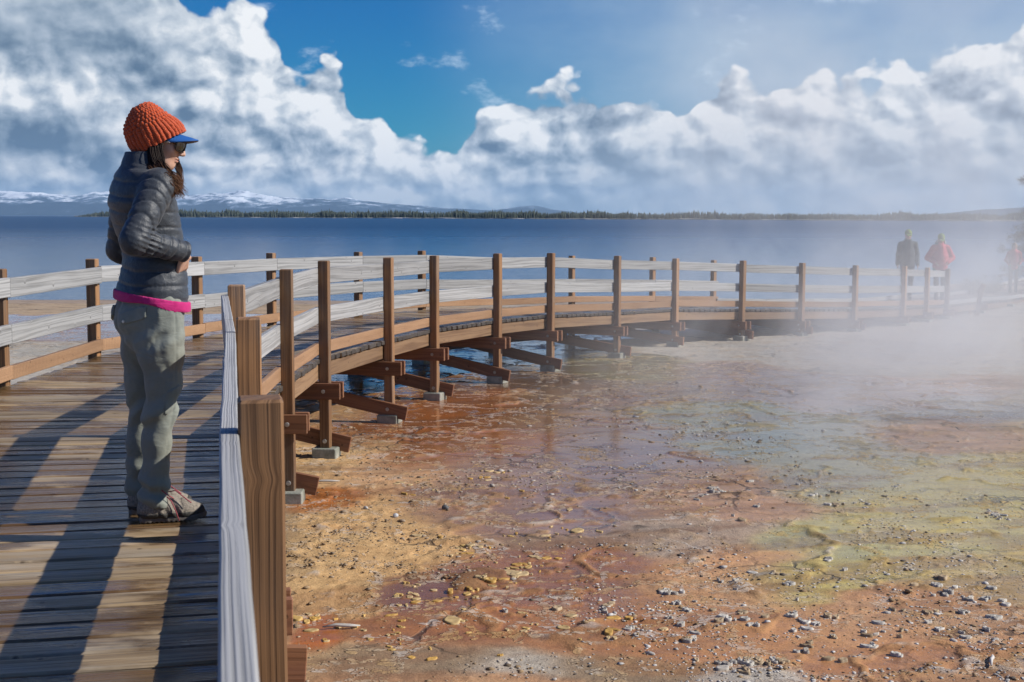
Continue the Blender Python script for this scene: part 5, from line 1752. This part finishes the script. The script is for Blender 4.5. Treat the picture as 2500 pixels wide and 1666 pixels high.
# ---------------------------------------------------------------- air: even haze far away, drifting steam over the spring
def box(name, lo, hi):
    x0, y0, z0 = lo; x1, y1, z1 = hi
    V_ = [(x0, y0, z0), (x1, y0, z0), (x1, y1, z0), (x0, y1, z0), (x0, y0, z1), (x1, y0, z1), (x1, y1, z1), (x0, y1, z1)]
    F_ = [(0, 3, 2, 1), (4, 5, 6, 7), (0, 1, 5, 4), (1, 2, 6, 5), (2, 3, 7, 6), (3, 0, 4, 7)]
    return V_, F_
m = bpy.data.materials.new('haze_air'); m.use_nodes = True; t = NT(m.node_tree)
pv = t.n('ShaderNodeVolumePrincipled')
pv.inputs['Color'].default_value = (.52, .76, 1.0, 1)
pv.inputs['Density'].default_value = HAZE
pv.inputs['Anisotropy'].default_value = .2
ou = t.n('ShaderNodeOutputMaterial'); t.t.links.new(pv.outputs[0], ou.inputs['Volume'])
bx_ = box('haze', (-32000, -400, -45), (32000, 26500, 520))
tag(mesh_np('haze', bx_[0], bx_[1], m), 'thin blue air haze over the lake and the mountains', 'haze', kind='stuff')
m = bpy.data.materials.new('steam_vapour'); m.use_nodes = True; t = NT(m.node_tree)
p = t.n('ShaderNodeNewGeometry').outputs['Position']
x, y, z = t.sep(p)
nA = t.noise(t.v('MULTIPLY', p, (.26, .12, .20)), 1.0, 5, .66, 1.6)
nB = t.noise(t.v('MULTIPLY', p, (.55, .35, .55)), 1.0, 3, .6, .4)
dn = t.m('ADD', t.m('MULTIPLY', nA, .75), t.m('MULTIPLY', nB, .35))
dn = t.map(dn, .46, .70, .0, 1.0, True)
az_ = t.m('DIVIDE', x, t.m('MAXIMUM', y, 1.0))
side_ = t.map(t.m('SUBTRACT', x, t.m('MULTIPLY', t.m('SUBTRACT', y, 10.0), .10)), -.6, 4.5, 0.0, 1.0, True)
low_ = t.map(z, .05, 2.2, 1.0, .34, True)
topf = t.map(z, 3.0, 8.5, 1.0, 0.0, True)
nearf = t.m('MULTIPLY', t.m('MULTIPLY', t.map(y, 7.0, 12, 0, 1, True), t.map(y, 18, 27, 1, .20, True)), t.map(y, 40, 47, 1, 0, True))
rgt = t.m('MULTIPLY', t.map(x, 17, 23, 1, 0, True), t.map(x, 10.5, 15, 1, .45, True))
den = t.m('MULTIPLY', t.m('MULTIPLY', t.m('MULTIPLY', dn, side_), t.m('MULTIPLY', low_, topf)), t.m('MULTIPLY', nearf, rgt))
base_ = t.m('MULTIPLY', t.m('MULTIPLY', side_, topf), t.m('MULTIPLY', nearf, rgt))
# a low bank of steam lies over the hot water itself
bx = t.m('DIVIDE', t.m('SUBTRACT', x, 5.6), 3.6); by = t.m('DIVIDE', t.m('SUBTRACT', y, 14.0), 5.5)
bank = t.m('EXPONENT', t.m('MULTIPLY', t.m('ADD', t.m('MULTIPLY', bx, bx), t.m('MULTIPLY', by, by)), -1.0))
bank = t.m('MULTIPLY', t.m('MULTIPLY', bank, t.map(z, .1, 1.6, 1, 0, True)), t.m('MULTIPLY', nearf, t.map(dn, 0, 1, .12, 1)))
den = t.m('ADD', t.m('ADD', t.m('MULTIPLY', den, STEAM), t.m('MULTIPLY', base_, STEAM0)), t.m('MULTIPLY', bank, .20))
pv = t.n('ShaderNodeVolumePrincipled')
pv.inputs['Color'].default_value = (.985, .99, 1.0, 1)
t.set(pv.inputs['Density'], den)
pv.inputs['Anisotropy'].default_value = .0
ou = t.n('ShaderNodeOutputMaterial'); t.t.links.new(pv.outputs[0], ou.inputs['Volume'])
bx_ = box('steam', (-1.5, 7, -.1), (23.5, 47.5, 8.8))
so = mesh_np('steam', bx_[0], bx_[1], m)
tag(so, 'white drifting steam rising from the hot spring on the right', 'steam', kind='stuff')
S.cycles.volume_step_rate = 1.0
S.cycles.volume_max_steps = 64
